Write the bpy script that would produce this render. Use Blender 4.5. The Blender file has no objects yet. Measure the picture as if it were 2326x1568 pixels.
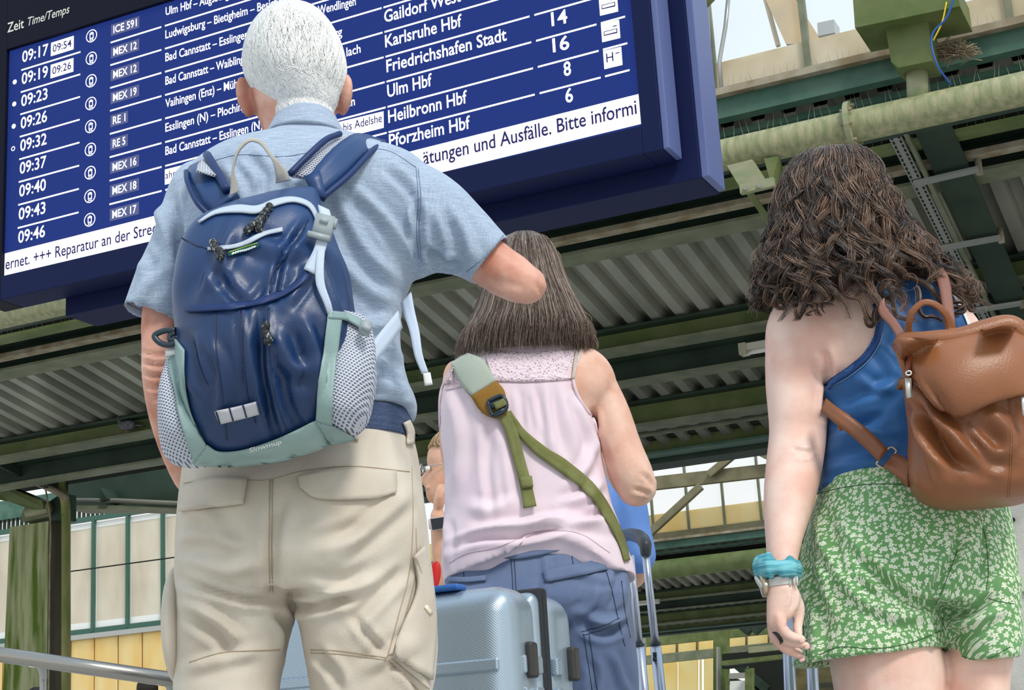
import bpy, math, random
import numpy as np
from math import sin, cos, radians, pi, sqrt, atan2
from mathutils import Vector, Matrix
from mathutils.bvhtree import BVHTree
random.seed(7); RNG = np.random.default_rng(7)
SC = bpy.context.scene; COL = SC.collection

# ---------------------------------------------------------------- camera
F = 3700.0; CX, CY = 1163.0, 784.0; EYE = np.array([0, 0, .545])
ROLL, PITCH = radians(3.44), radians(15.1)
FWD = np.array([0, cos(PITCH), sin(PITCH)]); _u = np.array([0, -sin(PITCH), cos(PITCH)]); _r = np.array([1., 0, 0])
RT = _r*cos(ROLL) - _u*sin(ROLL); UP = _u*cos(ROLL) + _r*sin(ROLL)
cd = bpy.data.cameras.new('camera'); cam = bpy.data.objects.new('camera', cd); COL.objects.link(cam)
cd.sensor_width = 36; cd.lens = F/2326*36; cd.clip_end = 500; cd.clip_start = .05
M = Matrix.Identity(4)
for i in range(3):
    M[i][0], M[i][1], M[i][2], M[i][3] = RT[i], UP[i], -FWD[i], EYE[i]
cam.matrix_world = M; SC.camera = cam

# ---------------------------------------------------------------- world, lights, exposure
SC.view_settings.view_transform = 'Standard'; SC.view_settings.look = 'None'
SC.view_settings.exposure = 0.0; SC.view_settings.gamma = 1.0; SC.view_settings.use_curve_mapping = False
W = bpy.data.worlds.new('sky'); SC.world = W; W.use_nodes = True
wn = W.node_tree.nodes; wl = W.node_tree.links
bg = wn['Background']; bg.inputs['Strength'].default_value = 1.1
wc = wn.new('ShaderNodeTexCoord'); wm = wn.new('ShaderNodeSeparateXYZ'); wr = wn.new('ShaderNodeValToRGB')
wl.new(wc.outputs['Generated'], wm.inputs[0]); wl.new(wm.outputs['Z'], wr.inputs[0]); wl.new(wr.outputs[0], bg.inputs['Color'])
wr.color_ramp.elements[0].position = 0.0; wr.color_ramp.elements[0].color = (.95, .93, .88, 1)
wr.color_ramp.elements[1].position = .6; wr.color_ramp.elements[1].color = (.70, .86, 1.0, 1)
sd = bpy.data.lights.new('sun', 'SUN'); sun = bpy.data.objects.new('sun', sd); COL.objects.link(sun)
sd.energy = 2.35; sd.angle = radians(14); sd.color = (1, .95, .87)
sun.rotation_euler = Vector((-.34, .62, -.70)).to_track_quat('-Z', 'Y').to_euler()

# ---------------------------------------------------------------- projection helpers (pixels of the 2326x1568 frame -> points in the place)
U = np.array([sin(radians(65.05)), -cos(radians(65.05)), 0]); N = np.array([cos(radians(65.05)), sin(radians(65.05)), 0]); Z = np.array([0, 0, 1.])
def ray(x, y): return FWD*F + RT*(x-CX) - UP*(y-CY)
def P(x, y, Y):
    d = ray(x, y); return EYE + d*(Y/d[1])
def Pw(x, y, w):
    d = ray(x, y); return EYE + d*(w/(d@N))
def Ps(x, y, s):
    d = ray(x, y); return EYE + d*(s/(d@U))
def swz(p): return float(p@U), float(p@N), float(p[2])
def Q(s, w, z): return U*s + N*w + Z*z
def wat(y, z, x=1600):
    d = ray(x, y); return float((d@N)*(z-.545)/d[2])
def zat(y, w, x=1600):
    d = ray(x, y); return float(.545 + d[2]*w/(d@N))
def mpp(p): return float((p-EYE)@FWD)/F            # metres per pixel at p
def proj(V):
    R = V-EYE; d = R@FWD
    return np.stack([CX + (R@RT)/d*F, CY - (R@UP)/d*F], 1)

# ---------------------------------------------------------------- materials
MATS = {}
def mat(name, col, rough=.6, metal=0, col2=None, nscale=8, nstretch=(1, 1, 1), bump=0, bscale=60, spec=.4, emit=None, estr=0, trans=0, lo=.35, hi=.65, detail=5, attr=None, sheen=0, sss=0, alpha=1):
    if name in MATS: return MATS[name]
    m = bpy.data.materials.new(name); m.use_nodes = True; MATS[name] = m
    nt = m.node_tree; b = nt.nodes['Principled BSDF']
    b.inputs['Base Color'].default_value = (*col, 1); b.inputs['Roughness'].default_value = rough; b.inputs['Metallic'].default_value = metal
    b.inputs['Specular IOR Level'].default_value = spec; b.inputs['Sheen Weight'].default_value = sheen
    if sss: b.inputs['Subsurface Weight'].default_value = sss; b.inputs['Subsurface Radius'].default_value = (.012, .004, .002); b.inputs['Subsurface Scale'].default_value = 1
    if emit: b.inputs['Emission Color'].default_value = (*emit, 1); b.inputs['Emission Strength'].default_value = estr
    tc = nt.nodes.new('ShaderNodeTexCoord')
    if col2 is not None:
        mp = nt.nodes.new('ShaderNodeMapping'); mp.inputs['Scale'].default_value = nstretch; nt.links.new(tc.outputs['Object'], mp.inputs[0])
        n = nt.nodes.new('ShaderNodeTexNoise'); n.inputs['Scale'].default_value = nscale; n.inputs['Detail'].default_value = detail; nt.links.new(mp.outputs[0], n.inputs['Vector'])
        r = nt.nodes.new('ShaderNodeValToRGB'); r.color_ramp.elements[0].position = lo; r.color_ramp.elements[1].position = hi
        r.color_ramp.elements[0].color = (*col, 1); r.color_ramp.elements[1].color = (*col2, 1)
        if attr:
            a = nt.nodes.new('ShaderNodeAttribute'); a.attribute_name = attr; nt.links.new(a.outputs['Fac'], r.inputs[0])
        else: nt.links.new(n.outputs['Fac'], r.inputs[0])
        nt.links.new(r.outputs[0], b.inputs['Base Color'])
    if bump:
        n2 = nt.nodes.new('ShaderNodeTexNoise'); n2.inputs['Scale'].default_value = bscale; n2.inputs['Detail'].default_value = 4; nt.links.new(tc.outputs['Object'], n2.inputs['Vector'])
        bp = nt.nodes.new('ShaderNodeBump'); bp.inputs['Strength'].default_value = bump; bp.inputs['Distance'].default_value = .01
        nt.links.new(n2.outputs['Fac'], bp.inputs['Height']); nt.links.new(bp.outputs[0], b.inputs['Normal'])
    if trans:
        out = nt.nodes['Material Output']; mx = nt.nodes.new('ShaderNodeMixShader'); tr = nt.nodes.new('ShaderNodeBsdfTranslucent'); tr.inputs[0].default_value = (*col, 1)
        mx.inputs[0].default_value = trans; nt.links.new(b.outputs[0], mx.inputs[1]); nt.links.new(tr.outputs[0], mx.inputs[2]); nt.links.new(mx.outputs[0], out.inputs[0])
        if col2 is not None: nt.links.new(r.outputs[0], tr.inputs[0])
    if alpha < 1:
        b.inputs['Alpha'].default_value = alpha
    return m
def nodes_of(m): return m.node_tree.nodes, m.node_tree.links, m.node_tree.nodes['Principled BSDF']
def math_node(nt, op, a, b=None, c=None):
    n = nt.nodes.new('ShaderNodeMath'); n.operation = op
    for i, v in enumerate((a, b, c)):
        if v is None: continue
        if isinstance(v, (int, float)): n.inputs[i].default_value = v
        else: nt.links.new(v, n.inputs[i])
    return n.outputs[0]

# ---------------------------------------------------------------- mesh helpers
def tag(o, label=None, cat=None, group=None, kind=None):
    if label: o['label'] = label
    if cat: o['category'] = cat
    if group: o['group'] = group
    if kind: o['kind'] = kind
    return o
def empty(name, loc, label, cat, group=None, kind=None):
    o = bpy.data.objects.new(name, None); COL.objects.link(o); o.location = Vector(loc); o.empty_display_size = .1
    return tag(o, label, cat, group, kind)
def obj(name, V, Fc, m, parent=None, smooth=True, kind=None, label=None, auto=None):
    me = bpy.data.meshes.new(name)
    V = np.asarray(V, dtype=np.float32)
    if isinstance(Fc, np.ndarray) and Fc.ndim == 2:
        nf, k = Fc.shape
        me.vertices.add(len(V)); me.vertices.foreach_set('co', V.ravel())
        me.loops.add(nf*k); me.loops.foreach_set('vertex_index', Fc.astype(np.int32).ravel())
        me.polygons.add(nf); me.polygons.foreach_set('loop_start', np.arange(0, nf*k, k, dtype=np.int32))
        me.update(calc_edges=True); me.validate()
    else:
        me.from_pydata([tuple(map(float, v)) for v in V], [], [tuple(map(int, f)) for f in Fc])
    if smooth: me.polygons.foreach_set('use_smooth', np.ones(len(me.polygons), dtype=bool))
    if auto is not None:
        try: me.set_sharp_from_angle(angle=radians(auto))
        except Exception: pass
    me.materials.append(m)
    o = bpy.data.objects.new(name, me); COL.objects.link(o)
    adopt(o, parent)
    return tag(o, label, None, None, kind)
def root_inv(p):
    return Matrix.Translation(-p.location) if p.type == 'EMPTY' else Matrix.Identity(4)
def adopt(o, parent):
    if parent is not None:
        o.parent = parent; o.matrix_parent_inverse = root_inv(parent)
def join(parts):
    V, Fc, n = [], [], 0
    for v, f in parts:
        V.append(np.asarray(v, float)); Fc += [tuple(int(i)+n for i in q) for q in f]; n += len(v)
    return np.concatenate(V), Fc
def box(c, ax, ay, az):                              # centre and three half-axis vectors
    c, ax, ay, az = map(np.asarray, (c, ax, ay, az)); V = []
    for i in (-1, 1):
        for j in (-1, 1):
            for k in (-1, 1): V.append(c+ax*i+ay*j+az*k)
    return np.array(V), [(0, 1, 3, 2), (4, 6, 7, 5), (0, 4, 5, 1), (2, 3, 7, 6), (0, 2, 6, 4), (1, 5, 7, 3)]
def sbox(s0, s1, w0, w1, z0, z1):
    return box(Q((s0+s1)/2, (w0+w1)/2, (z0+z1)/2), U*(s1-s0)/2, N*(w1-w0)/2, Z*(z1-z0)/2)
def prism(poly, vec):                                # polygon of 3-D points extruded along a vector
    p = np.array(poly, float); n = len(p); V = np.concatenate([p, p+vec])
    return V, [tuple(range(n))[::-1], tuple(range(n, 2*n))] + [(i, (i+1) % n, n+(i+1) % n, n+i) for i in range(n)]
def frames(pts):
    pts = np.array(pts, float); T = np.gradient(pts, axis=0); T /= np.linalg.norm(T, axis=1)[:, None]+1e-12
    ref = np.array([0, 0, 1.]) if abs(T[0][2]) < .9 else np.array([1., 0, 0]); A = []
    a = ref-T[0]*(ref@T[0])
    for t in T:
        a = a-t*(a@t); a /= np.linalg.norm(a)+1e-12; A.append(a)
    A = np.array(A); return T, A, np.cross(T, A)
def crv(pts, n):                                     # Catmull-Rom resample
    p = np.array(pts, float); k = len(p)
    if k < 3:
        t = np.linspace(0, 1, n)[:, None]; return p[0]*(1-t)+p[-1]*t
    q = np.vstack([2*p[0]-p[1], p, 2*p[-1]-p[-2]]); out = []
    for u in np.linspace(0, k-1-1e-9, n):
        i = int(u); t = u-i; a, b, c, d = q[i], q[i+1], q[i+2], q[i+3]
        out.append(.5*((2*b)+(c-a)*t+(2*a-5*b+4*c-d)*t*t+(3*b-a-3*c+d)*t**3))
    return np.array(out)
def tube(pts, rad, seg=10, n=None, caps=True, flat=1.0):
    pts = np.array(pts, float); rad = np.array(rad if hasattr(rad, '__len__') else [rad]*len(pts), float)
    if n:
        pr = crv(np.hstack([pts, rad[:, None]]), n); pts, rad = pr[:, :3], pr[:, 3]
    T, A, B = frames(pts); V = []
    for p, r, a, b in zip(pts, rad, A, B):
        for k in range(seg):
            t = 2*pi*k/seg; V.append(p+a*cos(t)*r+b*sin(t)*r*flat)
    Fc = []; m = len(pts)
    for i in range(m-1):
        for k in range(seg):
            k2 = (k+1) % seg; Fc.append((i*seg+k, i*seg+k2, (i+1)*seg+k2, (i+1)*seg+k))
    if caps: Fc += [tuple(range(seg))[::-1], tuple((m-1)*seg+k for k in range(seg))]
    return np.array(V), Fc
def rtube(pts, rad, seg=14, n=None):                 # round-ended limb
    pts = [np.array(p, float) for p in pts]; rad = list(rad)
    pr = crv(np.hstack([np.array(pts), np.array(rad)[:, None]]), n or len(pts)*5); pts, rad = pr[:, :3], pr[:, 3]
    d0 = pts[0]-pts[1]; d0 /= np.linalg.norm(d0); d1 = pts[-1]-pts[-2]; d1 /= np.linalg.norm(d1)
    pre = [(pts[0]+d0*rad[0]*sin(a), rad[0]*cos(a)) for a in (1.45, 1.1, .75, .4)]
    post = [(pts[-1]+d1*rad[-1]*sin(a), rad[-1]*cos(a)) for a in (.4, .75, 1.1, 1.45)]
    PP = [p for p, r in pre]+list(pts)+[p for p, r in post]; RR = [r for p, r in pre]+list(rad)+[r for p, r in post]
    return tube(PP, RR, seg)
class Env:
    """rows of (xl,yl,xr,yr,back,front[,dY]) pixels at depth Y, interpolated; a ring bulges back (to the viewer) and front"""
    def __init__(s, rows, Y, e=2.2):
        R = [list(r)+[0]*(7-len(r)) for r in rows]; s.Y = Y; s.e = e
        s.A = np.array([np.concatenate([P(r[0], r[1], Y+r[6]), P(r[2], r[3], Y+r[6]), [r[4], r[5]]]) for r in R])
        q = np.vstack([2*s.A[0]-s.A[1], s.A, 2*s.A[-1]-s.A[-2]]); s.q = q; s.k = len(R)
    def row(s, v):
        u = min(max(v, 0), 1)*(s.k-1-1e-9); i = int(u); t = u-i; a, b, c, d = s.q[i], s.q[i+1], s.q[i+2], s.q[i+3]
        r = .5*((2*b)+(c-a)*t+(2*a-5*b+4*c-d)*t*t+(3*b-a-3*c+d)*t**3); r[6:] = np.maximum(r[6:], .004); return r
    def pt(s, v, th, k=1.0):
        r = s.row(v); C = (r[:3]+r[3:6])/2; H = (r[3:6]-r[:3])/2; c, n = cos(th), sin(th)
        c = math.copysign(abs(c)**(2/s.e), c); n = math.copysign(abs(n)**(2/s.e), n)
        return C+k*(H*c+np.array([0, 1., 0])*n*(r[6] if n < 0 else r[7]))
    def mesh(s, nv=None, nt=40, k=1.0, post=None, recess=0):
        nv = nv or (s.k-1)*5+1; V = []
        for i in range(nv):
            for j in range(nt):
                v = i/(nv-1); th = 2*pi*j/nt; p = s.pt(v, th, k)
                if post: p = post(p, v, th)
                V.append(p)
        rings = nv
        if recess:
            last = np.array(V[-nt:]); c = last.mean(0); prev = np.array(V[-2*nt:-nt]).mean(0); d = prev-c; d /= np.linalg.norm(d)
            for dd, kk in ((0, .86), (recess, .82)):
                for q in last: V.append(c+(q-c)*kk+d*dd)
            rings += 2
        Fc = []
        for i in range(rings-1):
            for j in range(nt):
                j2 = (j+1) % nt; Fc.append((i*nt+j, i*nt+j2, (i+1)*nt+j2, (i+1)*nt+j))
        Fc += [tuple(range(nt))[::-1], tuple((rings-1)*nt+j for j in range(nt))]
        return np.array(V), Fc
def ell(c, a, b, d, nu=16, nv=10):                    # ellipsoid with half axis vectors
    V, Fc = [], []
    c, a, b, d = map(np.asarray, (c, a, b, d))
    for i in range(1, nv):
        t = pi*i/nv
        for j in range(nu):
            f = 2*pi*j/nu; V.append(c+a*sin(t)*cos(f)+b*sin(t)*sin(f)+d*cos(t))
    V += [c+d, c-d]; t, bt = len(V)-2, len(V)-1
    for i in range(nv-2):
        for j in range(nu): Fc.append((i*nu+j, (i+1)*nu+j, (i+1)*nu+(j+1) % nu, i*nu+(j+1) % nu))
    for j in range(nu):
        Fc.append((t, j, (j+1) % nu)); Fc.append((bt, (nv-2)*nu+(j+1) % nu, (nv-2)*nu+j))
    return np.array(V), Fc
def remesh(parts, voxel=.005, smooth=4, fac=.5):
    V, Fc = join(parts); me = bpy.data.meshes.new('tmp'); me.from_pydata([tuple(v) for v in V], [], Fc)
    import bmesh
    bm = bmesh.new(); bm.from_mesh(me); bmesh.ops.recalc_face_normals(bm, faces=bm.faces); bm.to_mesh(me); bm.free()
    o = bpy.data.objects.new('tmp', me); COL.objects.link(o)
    r = o.modifiers.new('r', 'REMESH'); r.mode = 'VOXEL'; r.voxel_size = voxel; r.adaptivity = 0
    if smooth:
        s = o.modifiers.new('s', 'SMOOTH'); s.iterations = smooth; s.factor = fac
    dg = bpy.context.evaluated_depsgraph_get(); ev = o.evaluated_get(dg); m2 = ev.to_mesh()
    nv = len(m2.vertices); co = np.empty(nv*3, np.float32); m2.vertices.foreach_get('co', co)
    no = np.empty(nv*3, np.float32); m2.vertex_normals.foreach_get('vector', no)
    nl = len(m2.loops); li = np.empty(nl, np.int32); m2.loops.foreach_get('vertex_index', li)
    ok = nl == 4*len(m2.polygons)
    Fc = li.reshape(-1, 4) if ok else [tuple(p.vertices) for p in m2.polygons]
    ev.to_mesh_clear(); bpy.data.objects.remove(o); bpy.data.meshes.remove(me)
    return co.reshape(-1, 3).astype(float), Fc, no.reshape(-1, 3).astype(float)
def wob(V, scale, seed, k=9, stretch=(1, 1, 1)):
    r = np.random.default_rng(seed); o = np.zeros(len(V))
    for i in range(k):
        d = r.normal(size=3)*np.array(stretch); d = d/np.linalg.norm(d)*scale*r.uniform(.6, 1.7)
        o += np.sin(V@d*2*pi+r.uniform(0, 6.28))
    return o/sqrt(k)
def pdist(px, path):
    best = np.full(len(px), 1e9); path = np.array(path, float)
    L = np.linalg.norm(np.diff(path, axis=0), axis=1); tot = L.sum(); acc = 0; tt = np.zeros(len(px))
    for a, b, l in zip(path[:-1], path[1:], L):
        d = b-a; t = np.clip(((px-a)@d)/(d@d), 0, 1); q = a+t[:, None]*d; dist = np.linalg.norm(px-q, axis=1)
        m = dist < best; best[m] = dist[m]; tt[m] = (acc+t[m]*l)/tot; acc += l
    return best, tt
def wrinkle(V, Nn, folds=(), noise=(), back=True):
    V = V.copy(); px = proj(V); D = np.zeros(len(V)); E = EYE-V; E /= np.linalg.norm(E, axis=1)[:, None]
    face = np.clip((np.sum(E*Nn, 1))*4, 0, 1)
    for f in folds:
        path, amp, w = f[:3]; d, t = pdist(px, crv(path, 12) if len(path) > 2 else path)
        tp = np.clip(np.minimum(t, 1-t)*5, 0, 1)*.85+.15
        g = np.exp(-(d/w)**2)-.55*np.exp(-((d-1.9*w)/(w*.9))**2)
        D += 1.5*amp*g*tp*face
    for sc, amp, st, seed in noise:
        D += 1.25*amp*wob(V, sc, seed, stretch=st)
    return V+Nn*D[:, None]
def bvh_of(V, Fc): return BVHTree.FromPolygons([tuple(v) for v in V], [tuple(map(int, f)) for f in Fc])
class Surf:
    def __init__(s, *vf):
        s.b = [bvh_of(v, f) for v, f in vf]; s.d = float(np.mean([np.linalg.norm(np.mean(v, 0)-EYE) for v, f in vf]))
    def hit(s, x, y):
        d = Vector(ray(x, y)).normalized(); best = None
        for b in s.b:
            l, n, i, t = b.ray_cast(Vector(EYE), d)
            if l is not None and (best is None or t < best[2]): best = (np.array(l), np.array(n), t)
        return best
    def on(s, pts, lift=0):
        out, last = [], None
        for x, y in pts:
            h = s.hit(x, y)
            if h is not None: last = h
            elif last is not None:
                d = ray(x, y); d /= np.linalg.norm(d); h = (EYE+d*last[2], last[1], last[2])
            else: h = None
            out.append(h)
        f = next((h for h in out if h is not None), None)
        if f is None: f = (None, np.array([0, -1., 0]), s.d)
        res, nn = [], []
        for (x, y), h in zip(pts, out):
            if h is None:
                d = ray(x, y); d /= np.linalg.norm(d); h = (EYE+d*f[2], f[1], f[2])
            n = h[1] if h[1]@(EYE-h[0]) > 0 else -h[1]
            e = EYE-h[0]; e /= np.linalg.norm(e); n = n+e*.6; n /= np.linalg.norm(n)
            res.append(h[0]+e*lift); nn.append(n)
        return np.array(res), np.array(nn)
def slab(G, NN, th):                                  # G grid (a,b,3) -> closed sheet of thickness th
    a, b = G.shape[:2]; top = (G+NN*th).reshape(-1, 3); bot = G.reshape(-1, 3); V = np.concatenate([top, bot]); n = a*b; Fc = []
    for i in range(a-1):
        for j in range(b-1):
            k = i*b+j; Fc.append((k, k+1, k+b+1, k+b)); Fc.append((n+k, n+k+b, n+k+b+1, n+k+1))
    edge = [j for j in range(b)]+[i*b+b-1 for i in range(1, a)]+[(a-1)*b+j for j in range(b-2, -1, -1)]+[i*b for i in range(a-2, 0, -1)]
    for k in range(len(edge)):
        e, f = edge[k], edge[(k+1) % len(edge)]; Fc.append((e, e+n, f+n, f))
    return V, Fc
def patch(sf, A, B, m=14, n=10, th=.003, lift=.001, bulge=0, smoothit=2):   # A, B: pixel polylines of two opposite edges
    a = crv(A, m); b = crv(B, m); pts = []
    for i in range(m):
        for j in range(n): t = j/(n-1); pts.append(a[i]*(1-t)+b[i]*t)
    G, NN = sf.on(pts, lift); G = G.reshape(m, n, 3); NN = NN.reshape(m, n, 3)
    for _ in range(smoothit):
        H = G.copy(); H[1:-1, 1:-1] = (G[:-2, 1:-1]+G[2:, 1:-1]+G[1:-1, :-2]+G[1:-1, 2:]+G[1:-1, 1:-1]*2)/6
        e = (EYE-H); e /= np.linalg.norm(e, axis=2)[..., None]; G = H
    if bulge:
        e = (EYE-G); e /= np.linalg.norm(e, axis=2)[..., None]
        i = np.linspace(0, 1, m)[:, None]; j = np.linspace(0, 1, n)[None]; G = G+e*(bulge*np.sqrt(np.sin(pi*i)*np.sin(pi*j)+1e-9))[..., None]
    return slab(G, NN, th)
def strip(sf, path, width, n=None, th=.002, lift=.001, nw=4):
    n = n or max(6, int(sum(np.hypot(*np.diff(np.array(path, float), axis=0).T))/9)); c = crv(path, n); T = np.gradient(c, axis=0); T /= np.linalg.norm(T, axis=1)[:, None]; pn = np.stack([-T[:, 1], T[:, 0]], 1)
    w = np.interp(np.linspace(0, 1, n), np.linspace(0, 1, len(width)), width)[:, None]/2 if hasattr(width, '__len__') else width/2
    return patch(sf, c-pn*w, c+pn*w, n, nw, th, lift, smoothit=1)
def seam(sf, path, r=.0008, n=None, lift=.0004, wav=0):
    n = n or max(6, int(sum(np.hypot(*np.diff(np.array(path, float), axis=0).T))/8)); c = crv(path, n)
    if wav: c = c+np.stack([np.zeros(n), wav*np.sin(np.arange(n)*2.1)], 1)
    G, NN = sf.on(c, lift); return tube(G, r, 5)
def ribbon(Lp, Rp, th=.002, n=20):
    a, b = crv(Lp, n), crv(Rp, n); G = np.stack([a, (2*a+b)/3, (a+2*b)/3, b], 1); d = np.gradient(a, axis=0); nn = np.cross(d, b-a); nn /= np.linalg.norm(nn, axis=1)[:, None]+1e-9
    return slab(G, np.repeat(nn[:, None], 4, 1), th)
def pstrap(rows, th=.002, n=24):                      # rows of (xl,yl,xr,yr,Y)
    return ribbon([P(r[0], r[1], r[4]) for r in rows], [P(r[2], r[3], r[4]) for r in rows], th, n)
def strands(name, C, rad, m, parent, rnd=None, label=None, seg=3):   # C: (n,k,3)
    n, k, _ = C.shape; T = np.gradient(C, axis=1); T /= np.linalg.norm(T, axis=2)[..., None]+1e-12
    ref = np.array([.3, -1, .2]); A = np.cross(T, ref); A /= np.linalg.norm(A, axis=2)[..., None]+1e-9; B = np.cross(T, A)
    tap = np.interp(np.linspace(0, 1, k), [0, .1, .6, 1], [.6, 1, .9, .25])[None, :, None]
    rr = (rad if np.ndim(rad) else np.full(n, rad)); rr = rr[:, None, None]*tap
    V = np.stack([C+rr*(A*cos(2*pi*j/seg)+B*sin(2*pi*j/seg)) for j in range(seg)], 2).reshape(-1, 3)
    base = (np.arange(n)[:, None, None]*k+np.arange(k-1)[None, :, None])*seg; j = np.arange(seg)[None, None]; j2 = (j+1) % seg
    Fc = np.stack([base+j, base+j2, base+seg+j2, base+seg+j], 3).reshape(-1, 4)
    o = obj(name, V, Fc, m, parent, True, None, label)
    rnd = RNG.random(n) if rnd is None else rnd
    a = o.data.attributes.new('rnd', 'FLOAT', 'POINT'); a.data.foreach_set('value', np.repeat(rnd, k*seg).astype(np.float32))
    return o

# ================================================================ the station hall
green = mat('green_paint', (.085, .125, .030), .55, col2=(.15, .175, .065), nscale=3, bump=.15, bscale=40)
dgreen = mat('dark_green_paint', (.012, .030, .018), .6, col2=(.028, .052, .034), nscale=2)
teal = mat('teal_paint', (.035, .105, .075), .5, col2=(.075, .15, .11), nscale=4)
pale = mat('pale_green_paint', (.23, .27, .14), .5, col2=(.33, .31, .20), nscale=5, nstretch=(1, 1, 3), bump=.2, bscale=30)
flange = mat('grey_green_flange', (.13, .15, .095), .6, col2=(.20, .21, .14), nscale=4)
ledgem = mat('dusty_ledge', (.36, .32, .24), .8, col2=(.22, .17, .10), nscale=6)
deckm = mat('galvanised_deck', (.46, .46, .39), .42, .3, col2=(.26, .27, .22), nscale=1.5, nstretch=(1, .3, 1))
steel = mat('galvanised_steel', (.42, .43, .41), .35, .6)
conc = mat('concrete', (.42, .41, .38), .85, col2=(.55, .54, .5), nscale=5, bump=.3, bscale=80)
platf = mat('platform_paving', (.44, .43, .40), .8, col2=(.52, .51, .48), nscale=3)
dirty = mat('dirty_glass', (.70, .60, .42), .6, col2=(.86, .79, .64), nscale=2.2, trans=.45)
blindm = mat('pale_blind', (.72, .62, .46), .7, col2=(.86, .79, .65), nscale=1.5, nstretch=(1, 1, .3), trans=.6)
yellowp = mat('yellow_panel', (.98, .78, .42), .6, col2=(1, .88, .6), nscale=1.2, nstretch=(2, 2, .5), trans=.85)
glass = mat('bright_glass', (.92, .95, .97), .08, alpha=.10)
wht = mat('white_paint', (.8, .8, .77), .5)
dark = mat('near_black', (.010, .013, .009), .9)  # plain near-black for slabs, holes and small dark parts
khaki = mat('khaki_paint', (.14, .125, .065), .6, col2=(.2, .18, .10), nscale=3)
spikem = mat('spike_wire', (.30, .28, .20), .4, .4)

def st(name, vf, m, smooth=False, kind='structure', parent=None, **k):
    o = obj(name, vf[0], vf[1], m, parent, smooth, kind if parent is None else None, **k)
    return o
st('floor', box((0, 30, -.05), (60, 0, 0), (0, 60, 0), (0, 0, .05)), platf)

def deckz(w): return 5.75-.2055*(w-13.0)
# corrugated roof decks: one profile of flats and flutes, running down the fall
def deck(name, s0, s1, w0, w1, dw=0, slope=None, m=deckm):
    pit = .27; prof = []
    s = s0
    while s < s1:
        prof += [(s, 0), (s+.11, 0), (s+.14, .11), (s+.24, .11)]; s += pit
    V, Fc = [], []
    zf = slope or deckz
    for (a, h) in prof:
        for w in (w0, w1): V.append(Q(a, w+dw, zf(w)+h))
    for i in range(len(prof)-1): Fc.append((2*i, 2*i+1, 2*i+3, 2*i+2))
    return st(name, (np.array(V), Fc), m)
def ibeam(name, w, zt, zb, fw, s0, s1, web=green, fl=flange, dw=0):
    e = empty(name, Q((s0+s1)/2, w+dw, zb), None, None, kind='structure')
    st('web', sbox(s0, s1, w+dw+fw/2-.01, w+dw+fw/2+.01, zb+.02, zt), web, parent=e)
    st('flange', sbox(s0, s1, w+dw, w+dw+fw, zb-.01, zb+.02), fl, parent=e)
    st('flange', sbox(s0, s1, w+dw, w+dw+fw, zt-.02, zt+.01), dgreen, parent=e)
    return e
S0, S1 = -24, 14
SB = float(Pw(620, 1100, 17.5)@U)
def bay(dw, S0, S1, first):
    if first:
        deck('roof_deck', S0, S1, 12.55, 16.9, dw); deck('roof_deck', SB, S1, 16.9, 19.3, dw)
    else: deck('roof_deck', S0, S1, 12.55, 19.3, dw)
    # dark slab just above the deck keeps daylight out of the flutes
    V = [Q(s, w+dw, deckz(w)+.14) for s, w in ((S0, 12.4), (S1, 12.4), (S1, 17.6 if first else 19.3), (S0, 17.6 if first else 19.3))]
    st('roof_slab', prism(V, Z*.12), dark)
    S0b = S0; S0 = SB if first else S0
    if first:
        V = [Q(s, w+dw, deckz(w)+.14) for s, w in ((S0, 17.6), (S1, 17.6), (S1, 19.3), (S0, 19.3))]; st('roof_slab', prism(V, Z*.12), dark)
    # rising half-bay behind the trough
    up = lambda w: 4.5+.26*(w-19.5)
    deck('roof_deck', S0, S1, 19.6, 27.5, dw, up)
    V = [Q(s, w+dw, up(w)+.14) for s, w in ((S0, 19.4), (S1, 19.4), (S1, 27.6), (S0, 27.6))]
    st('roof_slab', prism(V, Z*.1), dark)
    S0 = S0b
    st('roof_fascia', sbox(S0, S1, 12.10+dw, 12.22+dw, 5.74, 5.915), teal)
    st('roof_ledge', sbox(S0, S1, 12.02+dw, 12.32+dw, 5.915, 5.975), ledgem)
    st('roof_rail', sbox(S0, S1, 12.30+dw, 12.44+dw, 5.66, 5.71), teal)
    st('roof_rail', sbox(S0, S1, 12.37+dw, 12.50+dw, 5.40, 5.43), dgreen)
    st('roof_rail', sbox(S0, S1, 12.69+dw, 12.88+dw, 5.40, 5.44), green)
    st('roof_fascia', sbox(S0, S1, 12.90+dw, 12.93+dw, 5.42, 5.70), dark)
    st('roof_rail', sbox(S0, S1, 13.13+dw, 13.27+dw, 5.35, 5.40), ledgem)
    ibeam('roof_purlin', 13.38, 5.60, 5.30, .34, S0, S1, dgreen, flange, dw)
    ibeam('roof_purlin', 15.61, 5.17, 4.945, .33, S0, S1, green, flange, dw)
    ibeam('roof_purlin', 16.30, 5.02, 4.75, .28, S0, S1, dgreen, flange, dw)
    S0 = SB if first else S0
    ibeam('roof_purlin', 17.50, 4.80, 4.515, .33, S0, S1, green, flange, dw)
    st('roof_rail', tube([Q(S0, 18.25+dw, 4.555), Q(S1, 18.25+dw, 4.555)], .03, 8), flange, True)
    ibeam('roof_purlin', 18.75, 4.62, 4.42, .3, S0, S1, green, teal, dw)
    st('roof_gutter', sbox(S0, S1, 19.15+dw, 19.6+dw, 4.36, 4.8), dgreen)
bay(0, S0, S1, True); bay(24.3, float(Pw(800, 1200, 36.5)@U), 22, False)

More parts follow.
